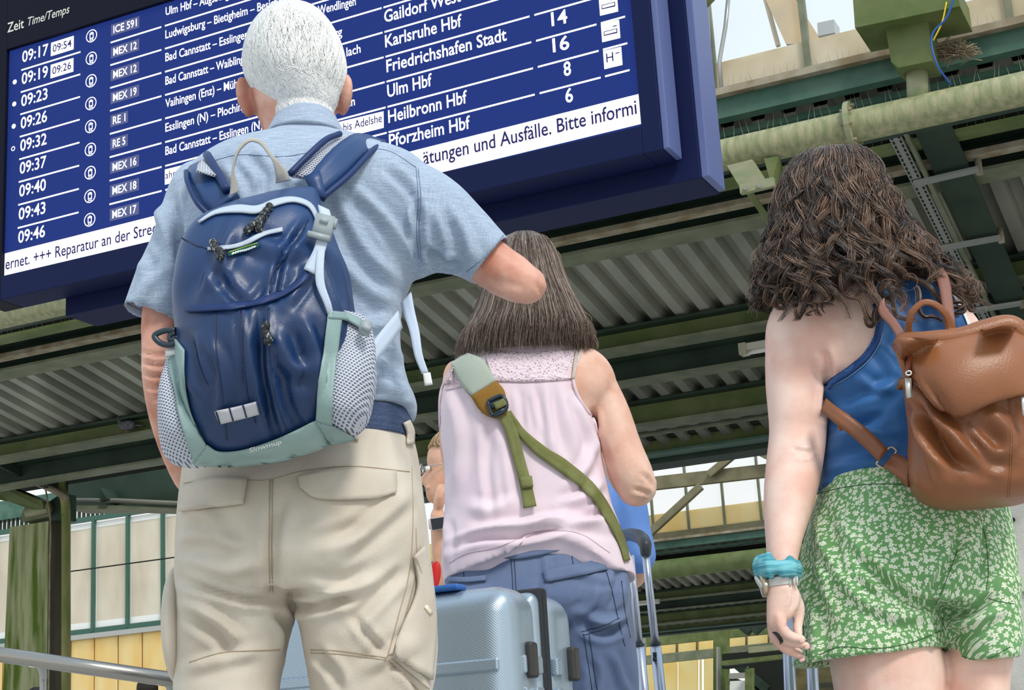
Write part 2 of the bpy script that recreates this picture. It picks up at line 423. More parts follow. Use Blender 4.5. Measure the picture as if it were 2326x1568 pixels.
# rain pipe under the skylight with its flange collar
pe = empty('roof_pipe', Q(0, 11.69, 5.25), None, None, kind='structure')
mossp = mat('mossy_pipe', (.20, .23, .11), .55, col2=(.36, .34, .20), nscale=5, nstretch=(4, 4, .5), bump=.25, bscale=60)
st('pipe', tube([Q(-14, 11.69, 5.25), Q(6, 11.69, 5.25)], .128, 24), mossp, True, parent=pe)
c = Pw(1932, 268, 11.69); s_ = c@U
st('collar', tube([Q(s_-.02, 11.69, 5.25), Q(s_+.02, 11.69, 5.25)], .20, 28), pale, False, parent=pe)
for k in range(8):
    a = k*pi/4+.2; st('bolt', tube([Q(s_-.045, 11.69+.165*cos(a), 5.25+.165*sin(a)), Q(s_+.045, 11.69+.165*cos(a), 5.25+.165*sin(a))], .014, 6), ledgem, parent=pe)
far = empty('roof_pipe', Q(0, 36.2, 5.25), None, None, kind='structure')
st('pipe', tube([Q(float(Pw(800, 1200, 36.1)@U), 36.1, 5.22), Q(10, 36.1, 5.22)], .22, 16), green, True, parent=far)
# bird spikes along pipe, fascia and rails
def spikes(name, s0, s1, n, w, z, h, tilt=.25):
    V, Fc = [], []
    for i in range(n):
        s = s0+(s1-s0)*(i+random.uniform(-.3, .3))/n; a = random.uniform(-tilt, tilt); b = random.uniform(-.3, .3); hh = h*random.uniform(.7, 1.15)
        p = Q(s, w+random.uniform(-.02, .02), z); q = p+Z*hh+U*a*hh+N*b*hh; r = .0022
        k = len(V); V += [p-U*r, p+U*r, p+N*r, q]; Fc += [(k, k+1, k+3), (k+1, k+2, k+3), (k+2, k, k+3)]
    return obj(name, V, Fc, spikem, None, False, 'stuff')
sp = spikes('bird_spikes', -4, 6, 150, 11.69, 5.36, .15); sp['label'] = 'thin wire bird spikes standing along the big pipe'
sp = spikes('bird_spikes', -4, 6, 170, 12.05, 5.97, .13); sp['label'] = 'thin wire bird spikes along the dusty skylight ledge'
sp = spikes('bird_spikes', -16, 4, 260, 12.80, 5.44, .13, .12); sp['label'] = 'thin wire bird spikes on the dark rail behind the board'
for i in range(9):
    a = random.uniform(-.9, .9)
    pass

# skylight glazing bands: panes between bars, dirty lower strip
def clerestory(w, s0, s1, pitch, z0, z1, zd, dm=None):
    k = 1
    s = s0
    while s < s1-1e-6:
        fr = empty('window_%d' % (clerestory.n), Q(s, w, z0), None, None, kind='structure'); clerestory.n += 1
        st('pane', sbox(s+.02, s+pitch-.02, w-.006, w+.006, zd, z1), glass, parent=fr)
        st('dirty_strip', sbox(s+.02, s+pitch-.02, w-.012, w+.012, z0, zd), dm or dirty, parent=fr)
        st('mullion', sbox(s-.025, s+.025, w-.05, w+.03, z0-.05, z1), flange, parent=fr)
        s += pitch
clerestory.n = 1
sA = [float(Pw(x, 170, 12.2)@U) for x in (1622, 1840)]
pitch1 = abs(sA[1]-sA[0])
clerestory(12.2, sA[0]-pitch1*3, sA[0]+pitch1*5, pitch1, 5.97, 9.0, zat(152, 12.2))
sB = [float(Pw(x, 1110, 36.5)@U) for x in (1558, 1640)]; pitch2 = abs(sB[1]-sB[0])
clerestory(36.5, sB[0]-pitch2*8, sB[0]+pitch2*14, pitch2, zat(1199, 36.5), 8.6, zat(1155, 36.5), yellowp)
# yellowish lower strip seen through the far band
st('roof_fascia', sbox(sB[0]-pitch2*8, sB[0]+pitch2*14, 36.46, 36.5, zat(1217, 36.5), zat(1199, 36.5)), khaki)
# truss of the far band: chord, braces
def strut(name, a, b, t, m, d=N, par=None):
    v = b-a; v = v/np.linalg.norm(v); k = np.cross(v, d); k /= np.linalg.norm(k)
    return st(name, box((a+b)/2, (b-a)/2, k*t/2, d*t/2), m, parent=par)
st('roof_chord', prism([Pw(1380, 1095, 35.8), Pw(1380, 1124, 35.8), Pw(1800, 1076, 35.8), Pw(1800, 1047, 35.8)], N*.2), khaki)
tr = empty('roof_truss', Q(-12, 35.9, 6.0), None, None, kind='structure')
strut('brace', Pw(1465, 1222, 35.7), Pw(1592, 1105, 35.7), .16, khaki, par=tr)
strut('brace', Pw(1612, 1078, 35.7), Pw(1690, 1014, 35.7), .16, khaki, par=tr)
strut('brace', Pw(1700, 1014, 35.7), Pw(1790, 1062, 35.7), .16, khaki, par=tr)
# near skylight: braces and yellow trusses of the lantern above
tr = empty('roof_truss', Pw(1600, 40, 12.9), None, None, kind='structure')
sand = mat('sand_steel', (.62, .43, .18), .6, col2=(.5, .36, .18), nscale=3)  # sand-yellow steel mottled with a browner tone
a, b = Pw(1520, 78, 11.9), Pw(1640, -45, 11.9); st('brace', tube([a, b], .075, 12), green, True, parent=tr)
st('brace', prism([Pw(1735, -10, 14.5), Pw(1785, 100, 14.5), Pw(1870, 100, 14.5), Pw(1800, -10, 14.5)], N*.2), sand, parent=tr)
st('brace', tube([Pw(1800, -10, 14.6), Pw(1850, 100, 14.6)], .03, 6), khaki, parent=tr)
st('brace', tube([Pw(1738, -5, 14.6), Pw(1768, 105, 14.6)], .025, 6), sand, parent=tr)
st('brace', prism([Pw(1856, 52, 13.5), Pw(1858, 82, 13.5), Pw(1896, 74, 13.5), Pw(1894, 44, 13.5)], N*.2), steel, parent=tr)
# pale cloth-like rods beside the mullion
for x0, x1, xb in ((1603, 1600, 1618), (1655, 1640, 1640)):
    st('roof_rod', tube([Pw(x0, -10, 12.05), Pw(x1+8, 60, 12.05), Pw(xb-6, 140, 12.05), Pw(xb, 216, 12.05)], .018, 6), steel, True)
# big steel beam, box leg and pipe neck over the pipe
bx = empty('roof_bracket', Pw(2060, 60, 11.6), None, None, kind='structure')
st('beam', prism([Pw(1936, -20, 11.35), Pw(1942, 63, 11.35), Pw(2180, 14, 11.35), Pw(2172, -40, 11.35)], N*.5), green, parent=bx)
st('beam', prism([Pw(1944, 63, 11.5), Pw(1962, 72, 11.5), Pw(2010, 60, 11.5), Pw(2010, 46, 11.5)], N*.3), dark, parent=bx)
st('leg', prism([Pw(2010, 55, 11.5), Pw(2024, 140, 11.5), Pw(2040, 154, 11.5), Pw(2118, 138, 11.5), Pw(2106, 30, 11.5)], N*.32), green, parent=bx)
st('neck', tube([Pw(2082, 140, 11.69), Pw(2086, 250, 11.69)], .082, 18), pale, True, parent=bx)
br = empty('roof_bracket', Pw(1700, 400, 11.8), None, None, kind='structure')
st('plate', prism([Pw(1651, 376, 11.55), Pw(1682, 428, 11.55), Pw(1742, 414, 11.55), Pw(1708, 362, 11.55)], N*.06), pale, parent=br)
st('plate', prism([Pw(1679, 420, 11.5), Pw(1681, 440, 11.5), Pw(1758, 422, 11.5), Pw(1756, 402, 11.5)], N*.05), pale, parent=br)
st('plate', prism([Pw(1735, 360, 11.6), Pw(1752, 420, 11.6), Pw(1790, 440, 11.9), Pw(1768, 355, 11.6)], N*.05), green, parent=br)
st('rod', tube([Pw(1700, 434, 11.6), Pw(1760, 522, 12.4)], .028, 8), green, True, parent=br)
for x, y in ((1693, 427), (1724, 421)): st('bolt', tube([Pw(x, y, 11.44), Pw(x, y, 11.5)], .018, 8), steel, parent=br)
# small cables at the bracket
def thing1(name, vf, m, label, cat, smooth=True, group=None):
    return tag(obj(name, vf[0], vf[1], m, None, smooth), label, cat, group)
bluew = mat('blue_wire', (.02, .09, .35), .4); yelw = mat('yellow_wire', (.75, .55, .03), .4)
thing1('cable', tube([Pw(2172, -20, 11.3), Pw(2150, 40, 11.3), Pw(2122, 70, 11.3), Pw(2116, 100, 11.3), Pw(2130, 150, 11.3), Pw(2160, 192, 11.4)], .008, 8, 30), bluew, 'blue cable hanging loose beside the green box leg', 'cable')
thing1('cable', tube([Pw(2150, 5, 11.35), Pw(2140, 50, 11.35), Pw(2120, 92, 11.35)], .006, 8, 16), yelw, 'short yellow cable beside the blue one', 'cable')
V, Fc = [], []
for i in range(260):
    a, b = random.uniform(-1, 1), random.uniform(-1, 1); x, y = 2165+random.gauss(0, 22), 118+random.gauss(0, 8)
    p = Pw(x, y, 11.8); q = p+U*random.uniform(-.12, .12)+Z*random.uniform(-.05, .06)+N*random.uniform(-.08, .08); v, f = tube([p, q], .004, 3); k = len(V)
    V += list(v); Fc += [tuple(i+k for i in ff) for ff in f]
nest = obj('bird_nest', V, Fc, mat('twigs', (.28, .22, .15), .9), None, False); tag(nest, 'straggly twig nest tucked beside the green box leg', 'nest', kind='stuff')

# main rafter on the right, cable tray with straps
def along(xa, xb, y, w0, w1, dz, th, m, name, parent=None):     # band between two pixels at row y, laid on the underside plane
    def hit(x):
        d = ray(x, y); k = d@N; # z = deckz(w)-dz
        t = (5.75+.2055*13-dz-.545)/(d[2]+.2055*k); return float((EYE+d*t)@U)
    a, b = hit(xa), hit(xb); a, b = min(a, b), max(a, b)
    V = [Q(s, w, deckz(w)-dz) for s, w in ((a, w0), (b, w0), (b, w1), (a, w1))]
    return st(name, prism(V, Z*th), m, parent=parent)
rf = empty('roof_rafter', Q(.5, 15, 4.8), None, None, kind='structure')
along(2151, 2234, 455, 12.45, 19.3, .42, .03, dgreen, 'flange', rf)
along(2188, 2198, 455, 12.45, 19.3, .40, .40, dgreen, 'web', rf)
tr = empty('cable_tray', Q(.2, 15, 4.8), 'perforated grey cable tray running beside the green rafter', 'cable tray')
along(2089, 2118, 455, 12.4, 19.0, .45, .03, steel, 'tray', tr)
V, Fc = [], []
def hits(x, y, dz):
    d = ray(x, y); k = d@N; t = (5.75+.2055*13-dz-.545)/(d[2]+.2055*k); return (EYE+d*t)
sa, sb = float(hits(2095, 455, .45)@U), float(hits(2112, 455, .45)@U)
for i in range(90):
    w = 12.5+i*.07
    for s in (sa, sb):
        v, f = box(Q(s, w, deckz(w)-.452), U*.008, N*.02-Z*.0041, Z*.002); k = len(V); V += list(v); Fc += [tuple(i+k for i in ff) for ff in f]
o = obj('perforation', V, Fc, dark, tr, False, 'stuff')
along(2124, 2134, 455, 12.4, 19.0, .46, .05, flange, 'rail', tr)
for k, (x0, y0, x1, y1) in enumerate(((2076, 418, 2224, 384), (2140, 564, 2274, 540), (2190, 709, 2322, 689))):
    a, b = hits(x0, y0, .47), hits(x1, y1, .47); o = st('strap', box((a+b)/2, (b-a)/2, N*.035-Z*.007, Z*.012), steel, parent=tr)
    c = hits(x1, y1, .44); st('clamp', tube([c-Z*.05, c+Z*.09], .03, 8), ledgem, True, parent=tr)
# strip lights
for (x, y, ln, w, lab) in ((1688, 795, .9, 16.0, 'grimy fluorescent strip light between the dark beams'), (1735, 1352, 1.1, 39.5, 'small pale strip light far back beside the wrist watch'), (1440, 1372, .7, 39.5, 'rusty strip light behind the trolley handle')):
    c = Pw(x, y, w); s, ww, z = swz(c); t = empty('strip_light', c, lab, 'light')
    st('housing', sbox(s, s+ln, w-.06, w+.06, z-.02, z+.05), mat('lamp_shell', (.55, .53, .45), .5), parent=t)
    st('end_cap', sbox(s-.03, s+.05, w-.07, w+.07, z-.06, z+.06), mat('lamp_cap', (.42, .40, .30), .6), parent=t)
    st('tube', tube([Q(s, w, z-.04), Q(s+ln, w, z-.04)], .025, 8), wht, True, parent=t)

# ---- left: column, girders, pipes
CW = 17.3
s0 = float(Pw(22, 1200, CW)@U); s1 = float(Pw(110, 1190, CW)@U); zt = float(Pw(60, 1192, CW)[2])
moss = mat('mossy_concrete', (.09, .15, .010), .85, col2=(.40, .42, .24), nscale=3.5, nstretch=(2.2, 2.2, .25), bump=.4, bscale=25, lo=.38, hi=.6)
mossd = mat('mossy_concrete_shaded', (.05, .045, .03), .9, col2=(.09, .08, .05), nscale=3, nstretch=(2, 2, .3))
col = empty('column', Q((s0+s1)/2, CW, 0), None, None, kind='structure')
V = [Q(s0-.12, CW, 0), Q(s1+.03, CW, 0), Q(s1, CW, zt), Q(s0, CW, zt)]
st('shaft', prism(V, N*.30), moss, parent=col)
sd1 = float(Pw(139, 1190, CW+.25)@U)
st('shaft_side', prism([Q(s1+.032, CW+.004, 0), Q(s1+.032, CW+.30, 0), Q(s1+.002, CW+.30, zt), Q(s1+.002, CW+.004, zt)], U*.02), mossd, parent=col)  # thin plate puts the column's shaded side into the colour
pl = empty('downpipe', Pw(150, 1400, CW+.2), None, None, kind='structure')
dp = mat('green_downpipe', (.14, .18, .04), .5, col2=(.30, .27, .10), nscale=5, nstretch=(1, 1, .3))
P1 = [Pw(127, 1050, CW-.1), Pw(138, 1075, CW-.1), Pw(139, 1110, CW-.1), Pw(147, 1135, CW-.1), Pw(149, 1165, CW), Pw(150, 1200, CW), Pw(150, 1600, CW)]
st('pipe', tube(P1, .063, 12, 40), dp, True, parent=pl)
st('pipe', tube([Pw(-30, 1046, CW-.4), Pw(0, 1062, CW-.4), Pw(60, 1088, CW-.4), Pw(120, 1113, CW-.3), Pw(152, 1134, CW-.1)], .045, 10, 24), mat('rusty_pipe', (.20, .16, .10), .7, col2=(.38, .33, .24), nscale=6), True, parent=pl)
SG = float(Pw(150, 1150, CW)@U)
g = empty('roof_girder', Pw(120, 1100, CW), None, None, kind='structure')
st('plate', prism([Ps(-40, 1042, SG), Ps(155, 1130, SG), Ps(155, 985, SG), Ps(60, 965, SG), Ps(-40, 960, SG)], -U*.05), dgreen, parent=g)
st('plate', prism([Pw(-60, 1075, CW-.3), Pw(-60, 1125, CW-.3), Pw(20, 1140, CW-.2), Pw(72, 1158, CW-.2), Pw(100, 1156, CW-.2), Pw(95, 1138, CW-.2)], N*.25), green, parent=g)
st('plate', prism([Pw(152, 1062, CW+.9), Pw(152, 1152, CW+.9), Pw(260, 1150, CW+.9), Pw(420, 1158, CW+.9), Pw(420, 1062, CW+.9)], N*.05), dgreen, parent=g)
st('flange', prism([Pw(150, 1148, CW+.7), Pw(270, 1148, CW+.7), Pw(425, 1155, CW+.7), Pw(425, 1161, CW+.7), Pw(270, 1156, CW+.7), Pw(150, 1158, CW+.7)], N*.5), flange, parent=g)
st('pipe', tube([Pw(156, 1137, CW+.7), Pw(270, 1138, CW+.7), Pw(420, 1145, CW+.7)], .035, 8), mat('grey_pipe', (.16, .16, .13), .5), True, parent=g)
st('stiffener', prism([Pw(228, 1108, CW+.6), Pw(228, 1140, CW+.6), Pw(243, 1134, CW+.6)], N*.3), dgreen, parent=g)
st('hub', tube([Pw(62, 1166, CW-.1), Pw(112, 1154, CW-.1)], .07, 14), pale, True, parent=g)
st('hub', prism([Pw(48, 1172, CW-.05), Pw(50, 1186, CW-.05), Pw(112, 1172, CW-.05), Pw(112, 1148, CW-.05), Pw(100, 1140, CW-.05), Pw(58, 1148, CW-.05)], N*.3), flange, parent=g)
st('bracket', prism([Pw(112, 1140, CW), Pw(112, 1185, CW), Pw(140, 1180, CW), Pw(140, 1120, CW)], N*.3), dgreen, parent=g)
thing1('cable', tube([Pw(102, 1100, CW-.2), Pw(108, 1140, CW-.2), Pw(115, 1190, CW-.1), Pw(113, 1280, CW-.1), Pw(112, 1400, CW-.1), Pw(110, 1600, CW-.1)], .012, 6, 20), ledgem, 'thin pale cable hanging down the mossy column', 'cable')

# ---- far glazed station wall on the left: tall blinds above, yellow panels below
WL = 38.0
def line(x0, y0, x1, y1, n): return [(x0+(x1-x0)*i/n, y0+(y1-y0)*i/n) for i in range(n+1)]
zb = float(Pw(280, 1428, WL)[2]); zt_ = float(Pw(280, 1172, WL)[2])
sL = [float(Pw(x, 1300, WL)@U) for x in (214.5, 292.5)]; pw_ = sL[1]-sL[0]
frm = mat('teal_frame', (.04, .11, .08), .5)
for k in range(-4, 5):
    s = sL[0]+pw_*k; f = empty('window_%d' % clerestory.n, Q(s, WL, zb), None, None, kind='structure'); clerestory.n += 1
    st('blind', sbox(s+.04, s+pw_-.04, WL+.05, WL+.07, zb+.12, zt_-.1), blindm, parent=f)
    st('sill_strip', sbox(s+.04, s+pw_-.04, WL+.02, WL+.06, zb+.12, zb+.30), wht, parent=f)
    st('head_strip', sbox(s+.04, s+pw_-.04, WL+.02, WL+.06, zt_-.22, zt_-.06), wht, parent=f)
    st('pane', sbox(s+.04, s+pw_-.04, WL-.02, WL-.01, zb, zt_), glass, parent=f)
    st('mullion', sbox(s-.045, s+.045, WL-.1, WL+.03, zb, zt_), frm, parent=f)
    st('frame', sbox(s, s+pw_, WL-.08, WL+.05, zb-.05, zb+.1), frm, parent=f)
    st('frame', sbox(s, s+pw_, WL-.08, WL+.05, zt_-.02, zt_+.12), frm, parent=f)
st('trim_1', tube([Pw(150, 1300, WL-.4), Pw(430, 1262, WL-.4)], .02, 6), dark)
st('trim_2', sbox(sL[0]-pw_*4, sL[0]+pw_*5, WL-.2, WL+.1, zb-.2, zb-.06), steel)
st('roof_fascia', sbox(sL[0]-pw_*4, sL[0]+pw_*5, WL-.1, WL+.3, zt_+.42, zt_+1.0), teal)
V, Fc = [], []
s = sL[0]-pw_*4
while s < sL[0]+pw_*5:
    v, f = sbox(s, s+.05, WL-.05, WL+.05, zt_+.12, zt_+.42); k = len(V); V += list(v); Fc += [tuple(i+k for i in ff) for ff in f]; s += .17
obj('grille', V, Fc, dgreen, None, False, 'structure')
sP = [float(Pw(x, 1500, WL)@U) for x in (215, 269)]; pp = sP[1]-sP[0]
wallo = empty('wall_left', Q(sP[0], WL, 0), None, None, kind='structure')
for k in range(-6, 8):
    s = sP[0]+pp*k; st('panel', sbox(s+.03, s+pp-.03, WL-.03, WL+.03, 0, zb-.2), yellowp, parent=wallo)
    st('joint', sbox(s-.03, s+.03, WL-.0, WL+.04, 0, zb-.2), mat('orange_joint', (.25, .10, .01), .7), parent=wallo)

# ---- far right: end glazing with yellow panes, chords, column, pipework
WR = 62.0
er = empty('wall_right', Pw(1560, 1568, WR), None, None, kind='structure')
def quad(x0, ya0, yb0, x1, ya1, yb1, w, t, m, nm, par): return st(nm, prism([Pw(x0, ya0, w), Pw(x0, yb0, w), Pw(x1, yb1, w), Pw(x1, ya1, w)], N*t), m, parent=par)
xs = [1400, 1459, 1489, 1536, 1582, 1621, 1650, 1694, 1745, 1790]
yel = mat('lit_yellow_pane', (1, .82, .45), .5, col2=(1, .92, .65), nscale=.5, trans=.9)
def yl(y, x): return y-.105*(x-1600)
for a, b in zip(xs[:-1], xs[1:]):
    quad(a+1.2, yl(1402, a), yl(1434, a), b-1.2, yl(1402, b), yl(1434, b), WR, .05, yel, 'pane', er)
    quad(a+1.2, yl(1454, a), yl(1476, a), b-1.2, yl(1454, b), yl(1476, b), WR, .05, yel, 'pane', er)
for a, b in ((1456, 1487), (1488, 1539), (1540, 1586), (1588, 1594), (1598, 1626)):
    quad(a+.8, yl(1497, a), 1640, b-.8, yl(1497, b), 1640, WR, .05, yel, 'panel', er)
quad(1300, yl(1434, 1300), yl(1455, 1300), 1900, yl(1434, 1900), yl(1455, 1900), WR-1, .4, green, 'chord', er)
quad(1300, yl(1476, 1300), yl(1496, 1300), 1900, yl(1476, 1900), yl(1496, 1900), WR-1, .4, flange, 'chord', er)
for a in (1536, 1582, 1694, 1745): quad(a-1.2, yl(1395, a), yl(1496, a), a+1.2, yl(1395, a+2), yl(1496, a+2), WR-.3, .2, khaki, 'mullion', er)
for (x0, y0, x1, y1) in ((1660, 1402, 1705, 1436), (1755, 1396, 1712, 1436), (1650, 1540, 1760, 1600), (1672, 1508, 1745, 1568)): strut('brace', Pw(x0, y0, WR-2), Pw(x1, y1, WR-2), .32, dgreen, par=er)
quad(1620, 1400, 1640, 1646, 1400, 1640, WR-3, .6, green, 'column', er)
quad(1627, 1470, 1640, 1631, 1470, 1640, WR-3.4, .3, steel, 'pipe', er)
quad(1440, 1430, 1640, 1452, 1430, 1640, WR-6, .5, dgreen, 'column', er)
quad(1460, 1440, 1640, 1463, 1440, 1640, WR-6, .2, steel, 'pipe', er)
quad(1640, 1486, 1520, 1800, 1472, 1500, WR-4, .5, dark, 'beam', er)
quad(1640, 1502, 1512, 1800, 1484, 1494, WR-5, .5, green, 'beam', er)
quad(1700, 1470, 1484, 1800, 1462, 1474, WR-5, .5, pale, 'beam', er)
quad(1656, 1530, 1542, 1700, 1528, 1540, WR-5, .3, steel, 'duct', er)
quad(1658, 1548, 1640, 1698, 1546, 1640, WR-5, .3, wht, 'panel', er)
quad(1692, 1520, 1640, 1708, 1518, 1640, WR-5.5, .3, green, 'post', er)
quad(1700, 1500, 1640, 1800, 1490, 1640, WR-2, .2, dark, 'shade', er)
sE = [float(Pw(x, 1500, WR+3)@U) for x in (1330, 1440, 1800, 2330)]
endm = mat('dark_end_wall', (.03, .035, .02), .8, col2=(.16, .13, .05), nscale=.6, nstretch=(1, 1, 3))
st('wall_back', sbox(sE[0], sE[1], WR+3, WR+3.3, 0, 5.5), endm); st('wall_back', sbox(sE[2], sE[3], WR+3, WR+3.3, 0, 5.5), endm)  # added dark backing over the bright sky gap, standing for shadow there
# grey concrete pillar behind the woman in green shorts
pil = empty('pillar', Pw(2320, 1300, 9), None, None, kind='structure')
st('shaft', prism([Pw(2270, 1050, 9), Pw(2270, 2300, 9), Pw(2480, 2300, 9), Pw(2480, 1050, 9)], N*.5), conc, parent=pil)
st('joint', prism([Pw(2270, 1346, 8.98), Pw(2270, 1350, 8.98), Pw(2480, 1340, 8.98), Pw(2480, 1336, 8.98)], N*.05), flange, parent=pil)
st('hole', tube([Pw(2301, 1181, 8.97), Pw(2301, 1181, 9.02)], .012, 12), dark, parent=pil)

# handrail at lower left
stain = mat('stainless', (.36, .34, .31), .25, .95)
h = empty('handrail', P(90, 1560, 5.2), 'shiny stainless steel handrail in front of the mossy column', 'handrail')
st('rail', tube([P(-120, 1470, 5.2), P(470, 1556, 5.2)], .024, 20), stain, True, parent=h)
for x, y in ((90, 1504), (380, 1544), (-60, 1482)):
    a = P(x, y, 5.2); st('bracket', tube([a, P(x+2, y+12, 5.22), P(x+9, y+35, 5.26), P(x+8, y+75, 5.3), np.array([a[0]+.02, 5.3, 0])], .011, 10, 24), steel, True, parent=h)
    st('bracket_foot', box(P(x, y+6, 5.2), (.03, 0, 0), (0, .012, 0), (0, 0, .008)), steel, parent=h)

# ================================================================ departure board
WB = 6.211
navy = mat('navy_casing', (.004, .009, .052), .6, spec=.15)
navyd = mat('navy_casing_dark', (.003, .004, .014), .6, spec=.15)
screenm = mat('blue_screen', (.002, .005, .03), .6, spec=.12, emit=(.012, .032, .195), estr=.9)
_nt = screenm.node_tree; _b = _nt.nodes['Principled BSDF']       # faint LED line structure
_tc = _nt.nodes.new('ShaderNodeTexCoord'); _n = _nt.nodes.new('ShaderNodeTexNoise'); _n.inputs['Scale'].default_value = 260; _nt.links.new(_tc.outputs['Object'], _n.inputs['Vector'])
_m = math_node(_nt, 'MULTIPLY_ADD', _n.outputs['Fac'], .5, .7); _nt.links.new(_m, _b.inputs['Emission Strength'])
litw = mat('lit_white', (.9, .9, .95), .4, emit=(.93, .90, 1), estr=.98)
ticker = mat('lit_ticker', (.8, .8, .85), .4, emit=(.93, .90, 1), estr=.92)
litg = mat('lit_grey', (.03, .035, .06), .6, spec=.1, emit=(.085, .10, .235), estr=.95)
inkm = mat('unlit_ink', (.01, .01, .04), .6, spec=.1, emit=(.016, .014, .09), estr=1)
printm = mat('white_print', (.72, .72, .66), .5)
bd = empty('departure_board', Q(-3.9, WB+.1, 3.1), 'large blue electronic departure board hanging above the travellers', 'sign')
def bp(x, y, off=0): 
    p = Pw(x, y, WB); return float(p@U), float(p[2])
Zl, Zr = 3.115, 3.132
def bbox(nm, s0, s1, w0, w1, z0, z1, m, par=bd, bev=.004):
    o = st(nm, sbox(s0, s1, w0, w1, z0, z1), m, parent=par); md = o.modifiers.new('b', 'BEVEL'); md.width = bev; md.segments = 2; return o
sc0, sc1 = -5.784, -2.214; zs0, zs1 = 3.250, 4.543
BT = 5.6
# frame of four bars round the screen, screen set back
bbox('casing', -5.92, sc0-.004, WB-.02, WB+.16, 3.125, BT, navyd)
bbox('casing', sc1+.008, -2.118, WB-.02, WB+.16, 3.125, BT, navy)
bbox('casing', sc0-.004, sc1+.008, WB-.02, WB+.16, 3.125, zs0+.005, navy)
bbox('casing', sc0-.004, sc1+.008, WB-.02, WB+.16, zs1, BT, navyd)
bbox('rear_housing', -5.52, -2.02, WB+.17, WB+.42, 3.035, BT, navy)
bbox('edge_lip', -2.118, -2.09, WB-.01, WB+.15, 3.13, BT, mat('casing_edge', (.10, .13, .30), .4))
bbox('edge_lip', -2.02, -1.985, WB+.18, WB+.40, 3.04, BT, mat('casing_edge', (.10, .13, .30), .4))
scr = bbox('screen', sc0-.004, sc1+.008, WB+.004, WB+.05, zs0, zs1+.003, screenm, bev=.001)
for x, y in ((1183, 432), (275, 634)):
    p = Pw(x, y, WB+.2); s, w, z = swz(p)
    o = bbox('mounting_clip', s-.04, s+.04, w-.05, w+.05, z-.03, z+.05, steel); bbox('mounting_clip', s-.015, s+.055, w-.02, w+.03, z-.06, z-.02, steel)
# hangers to the roof
for s in (-5.0, -3.9, -2.6): st('hanger', tube([Q(s, WB+.3, 5.5), Q(s, WB+.3, 6.3)], .04, 10), dgreen, True, parent=bd)

def flat(nm, pts, m, lift=.002, th=.001, par=None):   # pts (s,z)
    return st(nm, prism([Q(a, WB+.004-lift, b) for a, b in pts], N*th), m, parent=par or scr)
def barline(x0, y0, x1, y1, h=.0085):
    a, b = bp(x0, y0), bp(x1, y1); return flat('rule', [(a[0], a[1]-h/2), (b[0], b[1]-h/2), (b[0], b[1]+h/2), (a[0], a[1]+h/2)], litw)
def text(body, x0, y0, x1, y1, cap, m=litw, bold=.012, lift=.003, par=None, nm='lettering', shear=0):
    a, b = bp(x0, y0), bp(x1, y1)
    c = bpy.data.curves.new('t', 'FONT'); c.body = body; c.size = 1; c.offset = bold; c.resolution_u = 3; c.shear = shear
    o = bpy.data.objects.new('t', c); COL.objects.link(o); dg = bpy.context.evaluated_depsgraph_get(); me = bpy.data.meshes.new_from_object(o.evaluated_get(dg))
    bpy.data.objects.remove(o)
    n = len(me.vertices); co = np.empty(n*3, np.float32); me.vertices.foreach_get('co', co); co = co.reshape(-1, 3)
    x = (co[:, 0]-co[:, 0].min())/max(co[:, 0].max()-co[:, 0].min(), 1e-6); s = a[0]+(b[0]-a[0])*x; z = a[1]+(b[1]-a[1])*x+co[:, 1]/.729*cap
    V = np.array([Q(q, WB+.004-lift, t) for q, t in zip(s, z)], np.float32); me.vertices.foreach_set('co', V.ravel()); me.materials.clear(); me.materials.append(m)
    me.name = nm; o = bpy.data.objects.new(nm, me); COL.objects.link(o); adopt(o, par or scr); return o
# row grid: k=0..8 ; height of the rule under row k at column s
def gz(s, k): return 4.408-.1285*k+.0073*(s+5.7)
def sx(x, y): return bp(x, y)[0]
sTime = (sx(47.7, 160), sx(182, 117)); sTag = (sx(250.5, 95.4), sx(365.5, 59)); sVia = (sx(374, 57.5), sx(866, 17)); sDest = (sx(875, 126), sx(1202, 34)); sPl = (sx(1217, 88), sx(1354, 51)); sIc = (sx(1364, 47), sx(1419, 33.5))
for k in range(8):
    for (a, b) in (sTime, sTag, sVia, sDest, sPl, sIc):
        if a > -3 and k < 4: pass
        flat('rule', [(a, gz(a, k)-.0042), (b, gz(b, k)-.0042), (b, gz(b, k)+.0042), (a, gz(a, k)+.0042)], litw)
def gtext(body, s0, s1, k, dz, cap, m=litw, bold=.012, par=None, nm='lettering', lift=.003):
    class _: pass
    global bp
    old = bp
    q = {0: (s0, gz(s0, k)+dz), 1: (s1, gz(s1, k)+dz)}
    bp = lambda x, y, off=0: q[x]
    try: return text(body, 0, 0, 1, 0, cap, m, bold, lift, par, nm)
    finally: bp = old
times = ['09:17', '09:19', '09:23', '09:26', '09:32', '09:37', '09:40', '09:43', '09:46']
tags = ['ICE 591', 'MEX 12', 'MEX 12', 'MEX 19', 'RE 1', 'RE 5', 'MEX 16', 'MEX 18', 'MEX 17']
st0, st1 = sx(50, 143), sx(109, 127)
tg0 = sx(251.6, 70)
